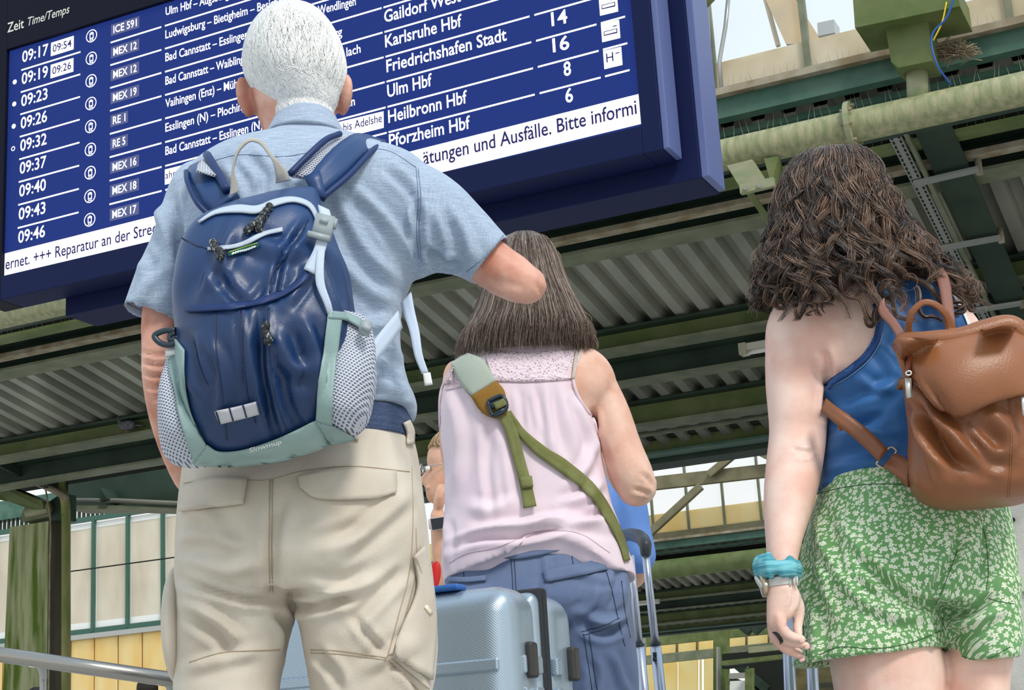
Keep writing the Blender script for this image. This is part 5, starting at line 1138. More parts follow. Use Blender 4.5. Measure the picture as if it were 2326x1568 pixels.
sk += [px_tube([(1768, 1400, 12.5, H-.012), (1778, 1430, 12, H-.014), (1797, 1446, 11.5, H-.014), (1822, 1452, 9.5, H-.012)], seg=12, n=16),
       px_tube([(1758, 1404, 11, H-.002), (1767, 1436, 10.5, H+.0), (1786, 1456, 10.5, H+.002), (1812, 1464, 9.5, H+.004), (1834, 1466, 8, H+.006)], seg=12, n=18),
       px_tube([(1752, 1408, 10.5, H+.010), (1758, 1446, 10, H+.014), (1776, 1470, 9.5, H+.016), (1800, 1484, 9, H+.018), (1824, 1494, 8, H+.018)], seg=12, n=18),
       px_tube([(1750, 1405, 9, H+.018), (1757, 1440, 8.5, H+.030), (1776, 1462, 8, H+.036), (1805, 1474, 7.5, H+.038), (1820, 1480, 6.5, H+.038)], seg=12, n=16),
       px_tube([(1800, 1350, 16, H+.005), (1813, 1380, 15, H+.012), (1815, 1402, 11.5, H+.014), (1812, 1424, 11, H+.012), (1814, 1446, 9.5, H+.008)], seg=12, n=18)]
sk += [px_tube([(2190, 760, 45, YR), (2225, 820, 48, YR+.02), (2260, 900, 45, YR+.06), (2275, 980, 42, YR+.10)], n=30), px_tube([(2275, 980, 40, YR+.1), (2230, 960, 34, YR+.2), (2160, 900, 28, YR+.3)], n=16)]
sk += hand(P(2160, 900, YR+.3), P(2100, 850, YR+.32)-P(2160, 900, YR+.3), (0, -.3, 1), .9)
sk += [Env([(1870, 1340, 2095, 1340, .08, .08), (1868, 1400, 2108, 1400, .095, .09), (1874, 1450, 2124, 1450, .104, .10), (1886, 1510, 2142, 1500, .108, .1), (1896, 1568, 2144, 1568, .104, .098), (1930, 1800, 2125, 1800, .085, .085), (1950, 2050, 2090, 2050, .068, .07), (1955, 2200, 2095, 2200, .066, .07), (1985, 2520, 2055, 2520, .035, .04)], YR, 2.1).mesh(50, 32),
       Env([(2160, 1340, 2270, 1340, .07, .07), (2156, 1400, 2284, 1400, .09, .09), (2150, 1450, 2290, 1450, .10, .10), (2140, 1510, 2294, 1500, .104, .1), (2142, 1568, 2288, 1568, .1, .098), (2140, 1800, 2290, 1800, .085, .085), (2150, 2050, 2270, 2050, .068, .07), (2150, 2200, 2275, 2200, .066, .07), (2180, 2520, 2245, 2520, .035, .04)], YR, 2.1).mesh(50, 32)]
br_, br_s = build('body', sk, skin_r, wr_, .0038, 3, folds=[([(1800, 1020), (1825, 1028), (1850, 1024)], -.003, 5), ([(1805, 1034), (1825, 1038), (1842, 1034)], -.0025, 4), ([(1878, 870), (1874, 910), (1870, 950)], -.010, 7), ([(1868, 790), (1880, 830), (1884, 870)], -.006, 9), ([(1800, 1340), (1803, 1360), (1796, 1386)], -.0025, 5), ([(1788, 1405), (1789, 1418), (1780, 1425)], -.002, 3)], noise=[(5, .001, (1, 1, 1), 81)])
for sg in (-1, 1):
    v, f = ell(hX((sg*.031, .077, 0)), (.011, 0, 0), (0, .011, 0), (0, 0, .011), 12, 8); obj('eye', v, f, eyem, wr_)
nailm = mat('nail', (.72, .42, .40), .25)
for (x, y, Yv) in ((1822, 1458, H-.018), (1833, 1472, H+.0), (1822, 1500, H+.012)):
    v, f = ell(P(x, y, Yv), (.0055, 0, .0012), (0, .003, 0), (0, 0, .0035), 12, 8); obj('fingernail', v, f, nailm, wr_)
# tank top
tank = mat('royal_blue_jersey', (.020, .095, .27), .5, col2=(.030, .135, .36), nscale=4, bump=.06, bscale=500, spec=.3, sheen=.1)
tkd = mat('deep_blue_binding', (.008, .045, .17), .6)
tke = Env([(1850, 640, 2060, 625, .068, .056), (1780, 690, 2140, 655, .09, .078), (1742, 740, 2200, 715, .106, .092), (1752, 795, 2226, 770, .118, .104), (1800, 862, 2240, 850, .12, .112), (1874, 925, 2236, 920, .12, .116), (1877, 965, 2232, 960, .117, .116), (1870, 1020, 2230, 1010, .115, .113), (1863, 1080, 2238, 1075, .12, .115), (1854, 1118, 2244, 1112, .125, .12)], YR, 2.3)
ARM = [(1925, 560), (1962, 620), (1990, 680), (1996, 720), (1988, 765), (1962, 805), (1925, 838), (1890, 862), (1872, 885)]
def tkcut(px, c, n):
    return inpoly(px, ARM+[(1868, 905), (1650, 905), (1650, 560)]) | inpoly(px, [(2110, 560), (2135, 615), (2172, 672), (2200, 725), (2218, 775), (2300, 800), (2300, 560)])
tkf = [([(1890, 1000), (1960, 985), (2040, 990)], .006, 11), ([(1880, 1040), (1950, 1020), (2050, 1030)], -.005, 9), ([(1885, 1070), (1960, 1052), (2060, 1050)], .005, 9), ([(1885, 900), (1930, 930), (2000, 900), (2040, 860)], .005, 14), ([(1880, 950), (1940, 965), (2020, 940)], -.005, 10), ([(1990, 780), (2020, 820), (2040, 860)], .004, 12), ([(1940, 850), (1980, 880), (2030, 880)], .004, 10)]
tk, tk_s = build('tank_top', [tke.mesh(60, 60)], tank, wr_, .0042, 4, folds=tkf, noise=[(5, .0015, (1, 1, 1.5), 91)], cut=tkcut)
S_r = Surf(tk_s, br_s); S_tk = Surf(tk_s)
obj('binding_and_rim_light', *strip(S_r, [(1990, 690), (1998, 725), (1992, 768), (1966, 810), (1928, 842), (1893, 866), (1878, 880)], 17, 30, .0025, .002), tkd, tk)
obj('stitching', *seam(S_r, [(2006, 735), (2000, 775), (1974, 818), (1934, 852), (1898, 874), (1882, 886)], .0007, 30, .003), mat('pale_blue_thread', (.25, .42, .68), .7), tk)
obj('binding_and_rim_light', *strip(S_r, [(2128, 612), (2165, 668), (2194, 722), (2212, 775)], 7, 20, .0025, .002), mat('white_trim_and_rim_light', (.75, .76, .76), .6), tk)  # white strip paints the glaring light along the bare shoulder's rim
# shorts with a small flower print
flo = mat('flower_print', (.12, .30, .10), .8, spec=.15, sheen=.1); ns, ls, b = nodes_of(flo); nt = flo.node_tree
tc = ns.new('ShaderNodeTexCoord'); sp = ns.new('ShaderNodeSeparateXYZ'); ls.new(tc.outputs['Object'], sp.inputs[0])
FX = float(P(2065, 1300, YR)[0])
def flowers(scale, R, off):
    cx = ns.new('ShaderNodeCombineXYZ'); ls.new(math_node(nt, 'MULTIPLY_ADD', math_node(nt, 'ARCTAN2', math_node(nt, 'SUBTRACT', sp.outputs['X'], FX), math_node(nt, 'SUBTRACT', YR+.02, sp.outputs['Y'])), .175, off), cx.inputs[0]); ls.new(math_node(nt, 'MULTIPLY_ADD', sp.outputs['Y'], .7, sp.outputs['Z']), cx.inputs[1])
    v = ns.new('ShaderNodeTexVoronoi'); v.voronoi_dimensions = '2D'; v.inputs['Scale'].default_value = scale; v.inputs['Randomness'].default_value = .85; ls.new(cx.outputs[0], v.inputs['Vector'])
    sb = ns.new('ShaderNodeVectorMath'); sb.operation = 'SUBTRACT'; ls.new(cx.outputs[0], sb.inputs[0]); ls.new(v.outputs['Position'], sb.inputs[1])
    s2 = ns.new('ShaderNodeSeparateXYZ'); ls.new(sb.outputs[0], s2.inputs[0])
    ang = math_node(nt, 'ARCTAN2', s2.outputs[1], s2.outputs[0]); ln = ns.new('ShaderNodeVectorMath'); ln.operation = 'LENGTH'; ls.new(sb.outputs[0], ln.inputs[0])
    sc_ = ns.new('ShaderNodeSeparateXYZ'); ls.new(v.outputs['Color'], sc_.inputs[0])
    pet = math_node(nt, 'MULTIPLY_ADD', math_node(nt, 'ABSOLUTE', math_node(nt, 'COSINE', math_node(nt, 'MULTIPLY_ADD', ang, 2.5, math_node(nt, 'MULTIPLY', sc_.outputs[0], 6.28)))), .55, .45)
    rad = math_node(nt, 'MULTIPLY', pet, math_node(nt, 'MULTIPLY_ADD', sc_.outputs[1], R*.5, R*.62))
    a = math_node(nt, 'LESS_THAN', ln.outputs['Value'], rad); hole = math_node(nt, 'GREATER_THAN', ln.outputs['Value'], R*.14)
    return math_node(nt, 'MULTIPLY', a, hole)
m1, m2 = flowers(84, .0050, 0), flowers(120, .0024, .37)
mk = math_node(nt, 'MAXIMUM', m1, m2); n_ = ns.new('ShaderNodeTexNoise'); n_.inputs['Scale'].default_value = 6; ls.new(tc.outputs['Object'], n_.inputs[0]); rp = ns.new('ShaderNodeValToRGB'); rp.color_ramp.elements[0].color = (.10, .27, .07, 1); rp.color_ramp.elements[1].color = (.19, .38, .17, 1); ls.new(n_.outputs['Fac'], rp.inputs[0])
mx = ns.new('ShaderNodeMix'); mx.data_type = 'RGBA'; ls.new(mk, mx.inputs[0]); ls.new(rp.outputs[0], mx.inputs[6]); mx.inputs[7].default_value = (.72, .76, .60, 1); ls.new(mx.outputs[2], b.inputs['Base Color'])
pl2 = Env([(1870, 1092, 2240, 1078, .122, .115), (1858, 1120, 2262, 1108, .130, .12), (1846, 1165, 2284, 1160, .145, .125), (1827, 1240, 2298, 1235, .158, .13), (1816, 1320, 2306, 1320, .158, .13), (1813, 1385, 2307, 1380, .135, .12)], YR, 2.4)
la = Env([(1816, 1320, 2122, 1345, .15, .12), (1813, 1385, 2126, 1392, .14, .118), (1812, 1440, 2136, 1430, .132, .115), (1808, 1485, 2142, 1455, .128, .113), (1806, 1512, 2146, 1478, .126, .112)], YR, 2.25)
lb_ = Env([(2120, 1345, 2306, 1320, .15, .12), (2128, 1392, 2308, 1385, .14, .118), (2138, 1440, 2307, 1430, .134, .116), (2148, 1480, 2306, 1470, .130, .115), (2156, 1512, 2302, 1498, .128, .115)], YR, 2.25)
shf = [([(2120, 1375), (2135, 1320), (2175, 1250), (2180, 1180)], -.007, 12), ([(2125, 1385), (2080, 1370), (2020, 1330), (1960, 1270)], -.006, 12), ([(2110, 1398), (2050, 1400), (1980, 1370), (1900, 1310)], .005, 14), ([(1850, 1150), (1880, 1250), (1960, 1340)], .005, 14), ([(1830, 1250), (1850, 1350), (1880, 1420)], -.006, 12),
       ([(2140, 1395), (2200, 1390), (2260, 1350)], -.007, 11), ([(2140, 1420), (2210, 1415), (2290, 1380)], .005, 12), ([(2125, 1390), (2132, 1430), (2142, 1470)], -.012, 9), ([(2240, 1180), (2240, 1260), (2230, 1320)], -.004, 8), ([(1870, 1200), (1920, 1300), (2000, 1380)], -.005, 12), ([(1900, 1180), (1980, 1270), (2060, 1330)], .004, 14), ([(1840, 1400), (1850, 1460), (1840, 1510)], .006, 12)]
so, so_s = build('shorts', [pl2.mesh(36, 56), la.mesh(30, 44, recess=.05), lb_.mesh(30, 44, recess=.05)], flo, wr_, .0045, 4, folds=shf, noise=[(4, .0025, (1, 1, 1), 101), (11, .001, (1, 1, 1), 102)])
S_so = Surf(so_s); gsm = mat('green_seam', (.05, .13, .05), .9)
for pth in ([(1856, 1122), (1920, 1107), (1990, 1100), (2060, 1102)], [(1860, 1488), (1910, 1470), (1990, 1474), (2070, 1460), (2140, 1432)], [(2125, 1375), (2145, 1330), (2175, 1250)], [(2225, 1170), (2240, 1230), (2245, 1300), (2240, 1340)], [(2245, 1360), (2275, 1368), (2303, 1372)], [(2150, 1480), (2230, 1500), (2295, 1470)], [(1820, 1380), (1826, 1440), (1832, 1490)]):
    obj('seam', *seam(S_so, pth, .0008), gsm, so)
for lx, yw in ((2020, .1), (2212, -.1)):
    c = P(lx, 2520, YR); obj('shoe', *join(shoe((c[0], YR), yw, .9)), mat('white_shoe', (.7, .7, .68), .6), wr_)
# curly hair
curl = mat('curly_hair', (.013, .008, .007), .32, col2=(.40, .235, .15), nscale=5, attr='rnd', lo=.22, hi=1.0, spec=.6)
ccap = mat('curly_hair_cap', (.018, .010, .007), .8, col2=(.06, .035, .025), nscale=40)
HC = Env([(1850, 345, 1915, 340, .02, .02), (1812, 372, 1958, 358, .06, .055), (1784, 410, 1988, 398, .09, .075), (1772, 455, 2008, 442, .106, .08), (1762, 505, 2034, 492, .113, .075), (1748, 560, 2078, 550, .120, .07), (1732, 615, 2130, 605, .130, .07), (1728, 665, 2185, 655, .145, .06), (1742, 712, 2215, 706, .150, .05)], YR-.01, 2.2)
CK = Env([(1850, 350, 1915, 345, .02, .02), (1812, 376, 1958, 362, .058, .055), (1788, 412, 1984, 400, .088, .075), (1778, 455, 2000, 442, .103, .08), (1772, 505, 2022, 492, .108, .07), (1768, 560, 2050, 550, .108, .06), (1766, 610, 2090, 600, .112, .05), (1800, 648, 2120, 640, .118, .03), (1860, 668, 2080, 665, .11, .0)], YR-.01, 2.2)
obj('hair', *CK.mesh(40, 48, .95), ccap, wr_)
locks = []
NL = 270; per = 24; seg = 30
ends = [(-1.0, 1.0), (-.85, 1.08), (-.6, 1.12), (-.45, 1.05), (-.2, 1.02), (.0, 1.14), (.2, 1.05), (.5, 1.02), (.8, 1.0), (1.0, 1.0)]
C = np.zeros((NL*per, seg, 3)); rnd = np.zeros(NL*per); idx = 0
for i in range(NL):
    a = random.uniform(0, .55)**1.3 if i % 3 else random.uniform(0, .12); t = random.uniform(-pi*1.06, .06)
    e = np.interp(-cos(t)*-1, [x for x, _ in ends], [y for _, y in ends])-random.uniform(0, .22 if i % 4 else .45); k0 = random.uniform(.92, 1.03); dt = random.gauss(0, .08)
    R = random.uniform(.007, .017); fr = random.uniform(2.2, 3.8); ph = random.uniform(0, 6.3); br = random.uniform(.1, .6); hand_ = random.choice((-1, 1))
    for q in range(per):
        ox, oy = random.gauss(0, 1), random.gauss(0, 1); pq = random.gauss(0, .16); lr = random.uniform(.75, 1.2); rnd[idx] = min(1, max(0, br+random.gauss(0, .18)))
        for j in range(seg):
            u = j/(seg-1); v = a+(e-a)*u
            p = HC.pt(min(v, 1), t+dt*u, k0)
            if v > 1: p = p-Z*(v-1)*.45
            amp = R*lr*(.38*min(1, u*2.5)+.95*u**1.6); an = ph+pq+hand_*2*pi*fr*u**1.25*(e-a)*1.25
            wid = .0056*(1-.5*u)
            C[idx, j] = p+np.array([cos(an)*amp+ox*wid, sin(an)*amp*.9+oy*wid*.6-.004, sin(an*.5+ph)*amp*.35])
        idx += 1
o = strands('hair_strands', C, .00075, curl, wr_, rnd); o['kind'] = 'stuff'
# single spiral ends lying on her shoulder and back
def spiral(pts, Rr, turns, n=26, br=.4, Yl=None):
    G = crv([P(x, y, Yv) for x, y, Yv in pts], 34); T, A, B = frames(G); CC = np.zeros((n, 34, 3)); ph = random.uniform(0, 6)
    for q in range(n):
        ox, oy = random.gauss(0, .0022), random.gauss(0, .0022)
        for j in range(34):
            u = j/33; an = ph+2*pi*turns*u; r = Rr*(.5+.8*u) if u < .9 else Rr*1.2
            CC[q, j] = G[j]+A[j]*(cos(an)*r+ox)+B[j]*(sin(an)*r*.8+oy)
    return CC, np.clip(RNG.normal(br, .15, n), 0, 1)
sp_ = [([(1820, 600, 2.79), (1830, 650, 2.78), (1842, 690, 2.78), (1848, 716, 2.785)], .009, 2.6), ([(1770, 600, 2.83), (1762, 660, 2.82), (1770, 690, 2.82), (1800, 706, 2.81)], .008, 1.6), ([(1900, 600, 2.77), (1925, 660, 2.76), (1950, 690, 2.76), (1990, 720, 2.76), (2002, 706, 2.75)], .009, 2.2),
       ([(1940, 620, 2.76), (1975, 670, 2.75), (1998, 700, 2.75), (1986, 730, 2.75), (1960, 722, 2.75)], .008, 1.8), ([(1760, 560, 2.84), (1742, 640, 2.84), (1752, 690, 2.84), (1790, 700, 2.83)], .008, 2), ([(2060, 620, 2.77), (2110, 660, 2.76), (2160, 690, 2.77), (2180, 712, 2.77), (2168, 730, 2.77)], .009, 2),
       ([(2020, 640, 2.75), (2032, 690, 2.745), (2036, 720, 2.745), (2062, 732, 2.745), (2078, 722, 2.745)], .004, 1.2), ([(2080, 650, 2.75), (2090, 690, 2.745), (2104, 722, 2.745), (2140, 730, 2.75)], .005, 1.4), ([(1870, 600, 2.77), (1880, 650, 2.765), (1876, 690, 2.765), (1866, 700, 2.765)], .008, 1.8), ([(2100, 600, 2.80), (2150, 650, 2.79), (2196, 700, 2.79), (2208, 690, 2.79)], .006, 1.6),
       ([(1800, 620, 2.8), (1792, 670, 2.8), (1804, 706, 2.8), (1830, 712, 2.8)], .008, 2.2), ([(1990, 630, 2.76), (2010, 670, 2.75), (2000, 712, 2.75)], .009, 2), ([(2130, 640, 2.78), (2170, 680, 2.77), (2186, 716, 2.77)], .009, 2)]
CC, RR = [], []
for a in sp_:
    c, r = spiral(*a, n=34); CC.append(c); RR.append(r)
o = strands('hair_strands', np.concatenate(CC), .0007, curl, wr_, np.concatenate(RR)); o['kind'] = 'stuff'
# frizz
nf = 420; C = np.zeros((nf, 14, 3))
for i in range(nf):
    v = random.uniform(.0, .95); t = random.choice((random.uniform(-.9, .25), random.uniform(-pi-.25, -pi+.9), random.uniform(-pi, 0))); g = random.uniform(.04, .16); ph = random.uniform(0, 6)
    for j in range(14):
        u = j/13; C[i, j] = HC.pt(min(1, v+.1*u), t+.1*sin(u*5+ph)*u, 1.0+g*sin(u*2.2))+np.array([0, 0, .01*sin(u*6+ph)])
o = strands('hair_strands', C, .0004, curl, wr_, RNG.uniform(.3, 1, nf)); o['kind'] = 'stuff'

# watch, scrunchie, ring
YQ = YR-.115
wt = empty('wrist_watch', P(1762, 1322, YQ), 'white-strapped wrist watch below the teal scrunchie', 'watch')
cream = mat('cream_strap', (.62, .60, .56), .5); gold = mat('pale_gold', (.62, .52, .36), .3, .7)
wb = Env([(1737, 1318, 1812, 1308, .031, .030), (1737, 1328, 1812, 1319, .031, .030), (1738, 1337, 1811, 1329, .030, .029)], YQ, 2.1); obj('strap', *wb.mesh(10, 36), cream, wt)
c = P(1733, 1328, YQ-.0); obj('case', *tube([c-np.array([.004, 0, .001]), c+np.array([.006, 0, 0])], .020, 24), gold, wt); obj('case_back', *tube([c-np.array([.006, 0, .001]), c-np.array([.004, 0, 0])], .0165, 20), wht, wt)
obj('pin', *ell(P(1740, 1328, YQ-.027), (.003, 0, 0), (0, .002, 0), (0, 0, .003), 8, 6), wht, wt)
for x in (1794, 1803, 1810): obj('strap_loop', *tube([P(x, 1312-(x-1794)*.1, YQ-.029), P(x+1, 1332-(x-1794)*.1, YQ-.028)], .002, 6), cream, wt)
teals = mat('teal_jersey', (.06, .30, .38), .75, col2=(.20, .55, .62), nscale=120, nstretch=(.12, .12, 2.2), lo=.42, hi=.58)
sc_ = empty('scrunchie', P(1765, 1292, YQ), 'turquoise ribbed hair scrunchie worn on her left wrist', 'scrunchie')
V = []; nt_, ns_ = 72, 16; cL, cR = P(1722, 1288, YQ), P(1815, 1294, YQ); cc = (cL+cR)/2; hx = (cR-cL)/2
for i in range(nt_):
    a = 2*pi*i/nt_; ctr = cc+hx*cos(a)*.86+np.array([0, .036*sin(a), -.006*math.exp(-((cos(a)-.0)/.35)**2)*(1 if sin(a) < 0 else -.3)])
    rad_ = .0135+.0022*sin(a*5+.6)+.0012*sin(a*11); 
    if cos(a) < -.55: rad_ += .004
    for j in range(ns_):
        b = 2*pi*j/ns_+a*2.4; fl = 1+.10*sin(j*2*pi/ns_*8); V.append(ctr+np.array([cos(a)*cos(b), sin(a)*cos(b), 0])*rad_*fl*.75+Z*sin(b)*rad_*fl*1.15)
Fc = [(i*ns_+j, i*ns_+(j+1) % ns_, ((i+1) % nt_)*ns_+(j+1) % ns_, ((i+1) % nt_)*ns_+j) for i in range(nt_) for j in range(ns_)]
obj('cloth_tube', V, Fc, teals, sc_)
rg = obj('finger_ring', *tube([P(1763, 1451, H-.001), P(1770, 1446, H-.001)], .0118, 20, caps=False), mat('black_ring', (.01, .01, .01), .3), None); tag(rg, 'thin black ring on the middle finger of the hanging hand', 'ring')

# ---- brown leather backpack
YL = 2.70
lea = mat('tan_leather', (.15, .045, .014), .40, col2=(.32, .12, .045), nscale=4, bump=.10, bscale=260, spec=.5, lo=.3, hi=.7)
lbg = empty('leather_backpack', P(2200, 1150, YL), 'tan brown leather backpack with folded flap on the curly-haired woman', 'backpack')
lm = Env([(2052, 800, 2330, 750, .05, .06), (2046, 840, 2360, 790, .075, .08), (2052, 900, 2375, 850, .09, .09), (2062, 970, 2385, 940, .098, .09), (2066, 1040, 2390, 1020, .10, .09), (2068, 1090, 2385, 1075, .095, .088), (2085, 1125, 2370, 1115, .085, .08), (2120, 1148, 2345, 1140, .06, .06), (2170, 1158, 2310, 1150, .03, .03)], YL, 2.6)
lf = [([(2080, 870), (2120, 940), (2180, 1010), (2230, 1060)], .011, 14), ([(2070, 890), (2100, 990), (2150, 1090)], .008, 14), ([(2090, 920), (2130, 1010), (2180, 1060)], -.009, 10), ([(2075, 980), (2090, 1060), (2120, 1120)], -.005, 10), ([(2150, 960), (2210, 1010), (2280, 1050)], .007, 20), ([(2180, 980), (2240, 1040), (2300, 1060)], -.006, 14), ([(2240, 930), (2290, 980), (2300, 1040)], .007, 18), ([(2060, 830), (2070, 880), (2068, 940)], -.006, 8)]
lb1, lb_s = build('bag_body', [lm.mesh(56, 60)], lea, lbg, .0045, 4, folds=lf, noise=[(3.5, .003, (1, 1, 1), 111)])
S_l = Surf(lb_s)
flp = patch(S_l, [(2030, 786), (2048, 770), (2140, 775), (2220, 755), (2290, 742), (2340, 770)], [(2078, 870), (2124, 926), (2150, 940), (2186, 948), (2260, 915), (2345, 892)], 40, 26, .006, .020, .018, 3)
fl, fl_s = obj('flap', *flp, lea, lbg), flp
obj('flap_roll', *tube([P(2040, 800, 2.66), P(2052, 776, 2.655), P(2100, 774, 2.64), P(2180, 768, 2.63), P(2240, 752, 2.63), P(2292, 742, 2.63), P(2330, 765, 2.63)], [.010, .014, .016, .018, .020, .020, .018], 14, 40), lea, lbg)
obj('gusset', *pstrap([(2033, 790, 2062, 792, 2.655), (2040, 820, 2066, 822, 2.65), (2052, 850, 2070, 850, 2.65), (2062, 870, 2074, 868, 2.65)], .004), mat('dark_leather', (.07, .022, .010), .5), lbg)
obj('gusset', *tube([P(2040, 795, 2.64), P(2048, 820, 2.635), P(2058, 850, 2.635), P(2064, 880, 2.64)], .006, 8, 16), lea, lbg)
obj('gusset', *tube([P(2068, 800, 2.63), P(2064, 830, 2.625), P(2060, 850, 2.625)], .005, 8, 12), mat('red_brown_piping', (.22, .05, .02), .4), lbg)
c = P(2063, 868, 2.615)
obj('zip_tab', *patch(S_l, [(2046, 858), (2060, 860), (2074, 862)], [(2040, 884), (2056, 887), (2072, 888)], 6, 5, .004, .010), lea, lbg)
zp = obj('zip_pull', *join([tube([P(2064, 848+5*cos(a), 2.61)+np.array([.0045*sin(a), 0, 0]) for a in np.linspace(0, 2*pi, 14)], .0018, 6, caps=False), box(P(2064, 882, 2.612), (.0052, 0, 0), (0, .0016, 0), np.array([.0008, 0, .0165]))]), mat('brushed_metal', (.62, .60, .56), .3, .9), lbg, True, None, None, 'silver zip pull')
ptn = mat('leather_stitch', (.30, .11, .04), .7)
for pth in ([(2290, 905), (2296, 980), (2294, 1060), (2288, 1130)], [(2295, 905), (2301, 980), (2299, 1060), (2293, 1130)]): obj('stitching', *seam(S_l, pth, .0008, wav=.7), ptn, lbg)
obj('side_buckle', *patch(S_l, [(2318, 905), (2330, 902)], [(2322, 945), (2340, 942)], 4, 4, .005, .022), mat('brushed_metal', (.62, .60, .56), .3, .9), lbg)
obj('handle', *pstrap([(2056, 770, 2075, 768, 2.655), (2058, 735, 2072, 738, 2.64), (2066, 705, 2080, 712, 2.63), (2092, 682, 2098, 694, 2.625), (2120, 682, 2118, 695, 2.625), (2148, 700, 2138, 711, 2.63), (2166, 728, 2150, 735, 2.64), (2178, 762, 2150, 772, 2.65)], .006, 40), lea, lbg)
obj('handle_tab', *tube([P(2163, 745, 2.645), P(2160, 762, 2.65), P(2152, 775, 2.655)], [.008, .010, .009], 8, 10), lea, lbg)
strp = mat('mauve_leather', (.24, .10, .07), .42, bump=.1, bscale=260)
obj('shoulder_strap', *pstrap([(2108, 610, 2132, 606, 2.80), (2128, 640, 2154, 636, 2.76), (2140, 700, 2164, 700, 2.72), (2148, 760, 2170, 760, 2.68)], .006), strp, lbg)
obj('shoulder_strap', *pstrap([(2000, 690, 2010, 680, 2.73), (1998, 715, 2014, 700, 2.72), (2024, 745, 2040, 735, 2.69), (2040, 775, 2060, 768, 2.66)], .005), strp, lbg)
obj('side_strap', *pstrap([(1868, 938, 1880, 908, 2.80), (1900, 965, 1914, 935, 2.775), (1950, 1005, 1968, 975, 2.76), (1996, 1050, 2016, 1022, 2.75)], .006), lea, lbg)
obj('side_strap', *pstrap([(2010, 1064, 2032, 1035, 2.765), (2030, 1078, 2054, 1040, 2.75), (2066, 1108, 2068, 1050, 2.72)], .007), lea, lbg)
obj('strap_keeper', *pstrap([(1903, 971, 1912, 978, 2.772), (1918, 936, 1932, 944, 2.772)], .010, 6), lea, lbg)
R = [P(x, y, 2.765) for x, y in ((1990, 1054), (2002, 1062), (2010, 1062), (2034, 1030), (2034, 1022), (2020, 1018))]
obj('strap_ring', *tube(R+[R[0]], .0017, 8, 30), gold, lbg)

# ================================================================ luggage
def rbox(c, a, b, h, r, m, nm, parent, seg=6, mod=None):
    import bmesh
    bm = bmesh.new(); bmesh.ops.create_cube(bm, size=1)
    for v in bm.verts: v.co = Vector((v.co.x*a, v.co.y*b, v.co.z*h))
    bmesh.ops.bevel(bm, geom=list(bm.edges), offset=r, segments=seg, profile=.5, affect='EDGES'); me = bpy.data.meshes.new(nm); 
    X = Matrix(((U[0], N[0], 0, c[0]), (U[1], N[1], 0, c[1]), (0, 0, 1, c[2]), (0, 0, 0, 1)))
    bm.transform(X); bm.to_mesh(me); bm.free(); me.polygons.foreach_set('use_smooth', np.ones(len(me.polygons), dtype=bool))
    me.materials.append(m); o = bpy.data.objects.new(nm, me); COL.objects.link(o); adopt(o, parent); return o
silver = mat('silver_shell', (.38, .47, .55), .27, .6, spec=.6); ns, ls, b = nodes_of(silver); nt = silver.node_tree
tc = ns.new('ShaderNodeTexCoord'); wv = ns.new('ShaderNodeTexWave'); wv.inputs['Scale'].default_value = 140; wv.bands_direction = 'DIAGONAL'; ls.new(tc.outputs['Object'], wv.inputs[0]); bmp = ns.new('ShaderNodeBump'); bmp.inputs['Strength'].default_value = .25; bmp.inputs['Distance'].default_value = .001; ls.new(wv.outputs['Fac'], bmp.inputs['Height']); ls.new(bmp.outputs[0], b.inputs['Normal'])
YS = 2.62
cor = P(1150, 1322, YS); a_, t_, h_ = .50, .28, 0
ztop = float(cor[2]); h_ = ztop-.06
sc = empty('suitcase', np.array([cor[0]-.2, cor[1]+.2, 0]), 'silver hard-shell suitcase standing between the man and the pink top', 'suitcase')
base = np.array([cor[0], cor[1], 0])
cA = base-U*(a_/2)+N*.064+Z*(.06+h_/2); cB = base-U*(a_/2)+N*.214+Z*(.06+h_/2)
rbox(cA, a_, .128, h_, .045, silver, 'shell', sc); rbox(cB, a_-.004, .130, h_-.006, .045, silver, 'shell', sc)
rbox(base-U*(a_/2)+N*.137+Z*(.06+h_/2), a_-.006, .06, h_-.01, .02, silver, 'inner_frame', sc)
blackz = mat('black_zip', (.012, .016, .02), .35, bump=.4, bscale=900)
rbox(base-U*(a_/2)+N*.146+Z*(.06+h_/2), a_+.004, .016, h_+.004, .007, blackz, 'zip_band', sc)
rbox(base-U*(a_/2)+N*.130+Z*(.06+h_/2), a_+.002, .010, h_+.002, .004, blackz, 'zip_band', sc)
for dz in (.128, .178, .30, .42):
    for k in (1,):
        st('groove', sbox(*(lambda s, w: (s-a_*.93, s-.022, w-.0035, w+.006))(float(cor@U), float(cor@N)), ztop-dz-.010, ztop-dz+.010), silver, parent=sc).modifiers.new('b', 'BEVEL').width = .003
    s, w = float(cor@U), float(cor@N)
    for w0, w1 in ((.045, .055), (.085, .115), (.17, .195)):
        o = st('rib', sbox(s-.008, s+.0045, w+w0, w+w1, ztop-dz-.015, ztop-dz+.015), silver, parent=sc); md = o.modifiers.new('b', 'BEVEL'); md.width = .004; md.segments = 3
hm = mat('dark_bracket', (.035, .035, .032), .4)
s, w = float(cor@U), float(cor@N)
for w0 in (.055, .225):
    o = st('bracket', sbox(s-.004, s+.012, w+w0, w+w0+.028, ztop-.150, ztop-.092), hm, parent=sc); md = o.modifiers.new('b', 'BEVEL'); md.width = .006; md.segments = 3
for dx in (-.04, -a_+.04):
    for w0 in (.06, .27): st('wheel', tube([Q(s+dx-.014, w+w0, .03), Q(s+dx+.014, w+w0, .03)], .03, 20), blackz, True, parent=sc)
bl = rbox(base-U*.165+N*.03+Z*(ztop+.004), .14, .035, .010, .004, mat('blue_handle', (.03, .13, .42), .5), 'top_handle', sc, 2); bl['label'] = 'bright blue carry handle on top'
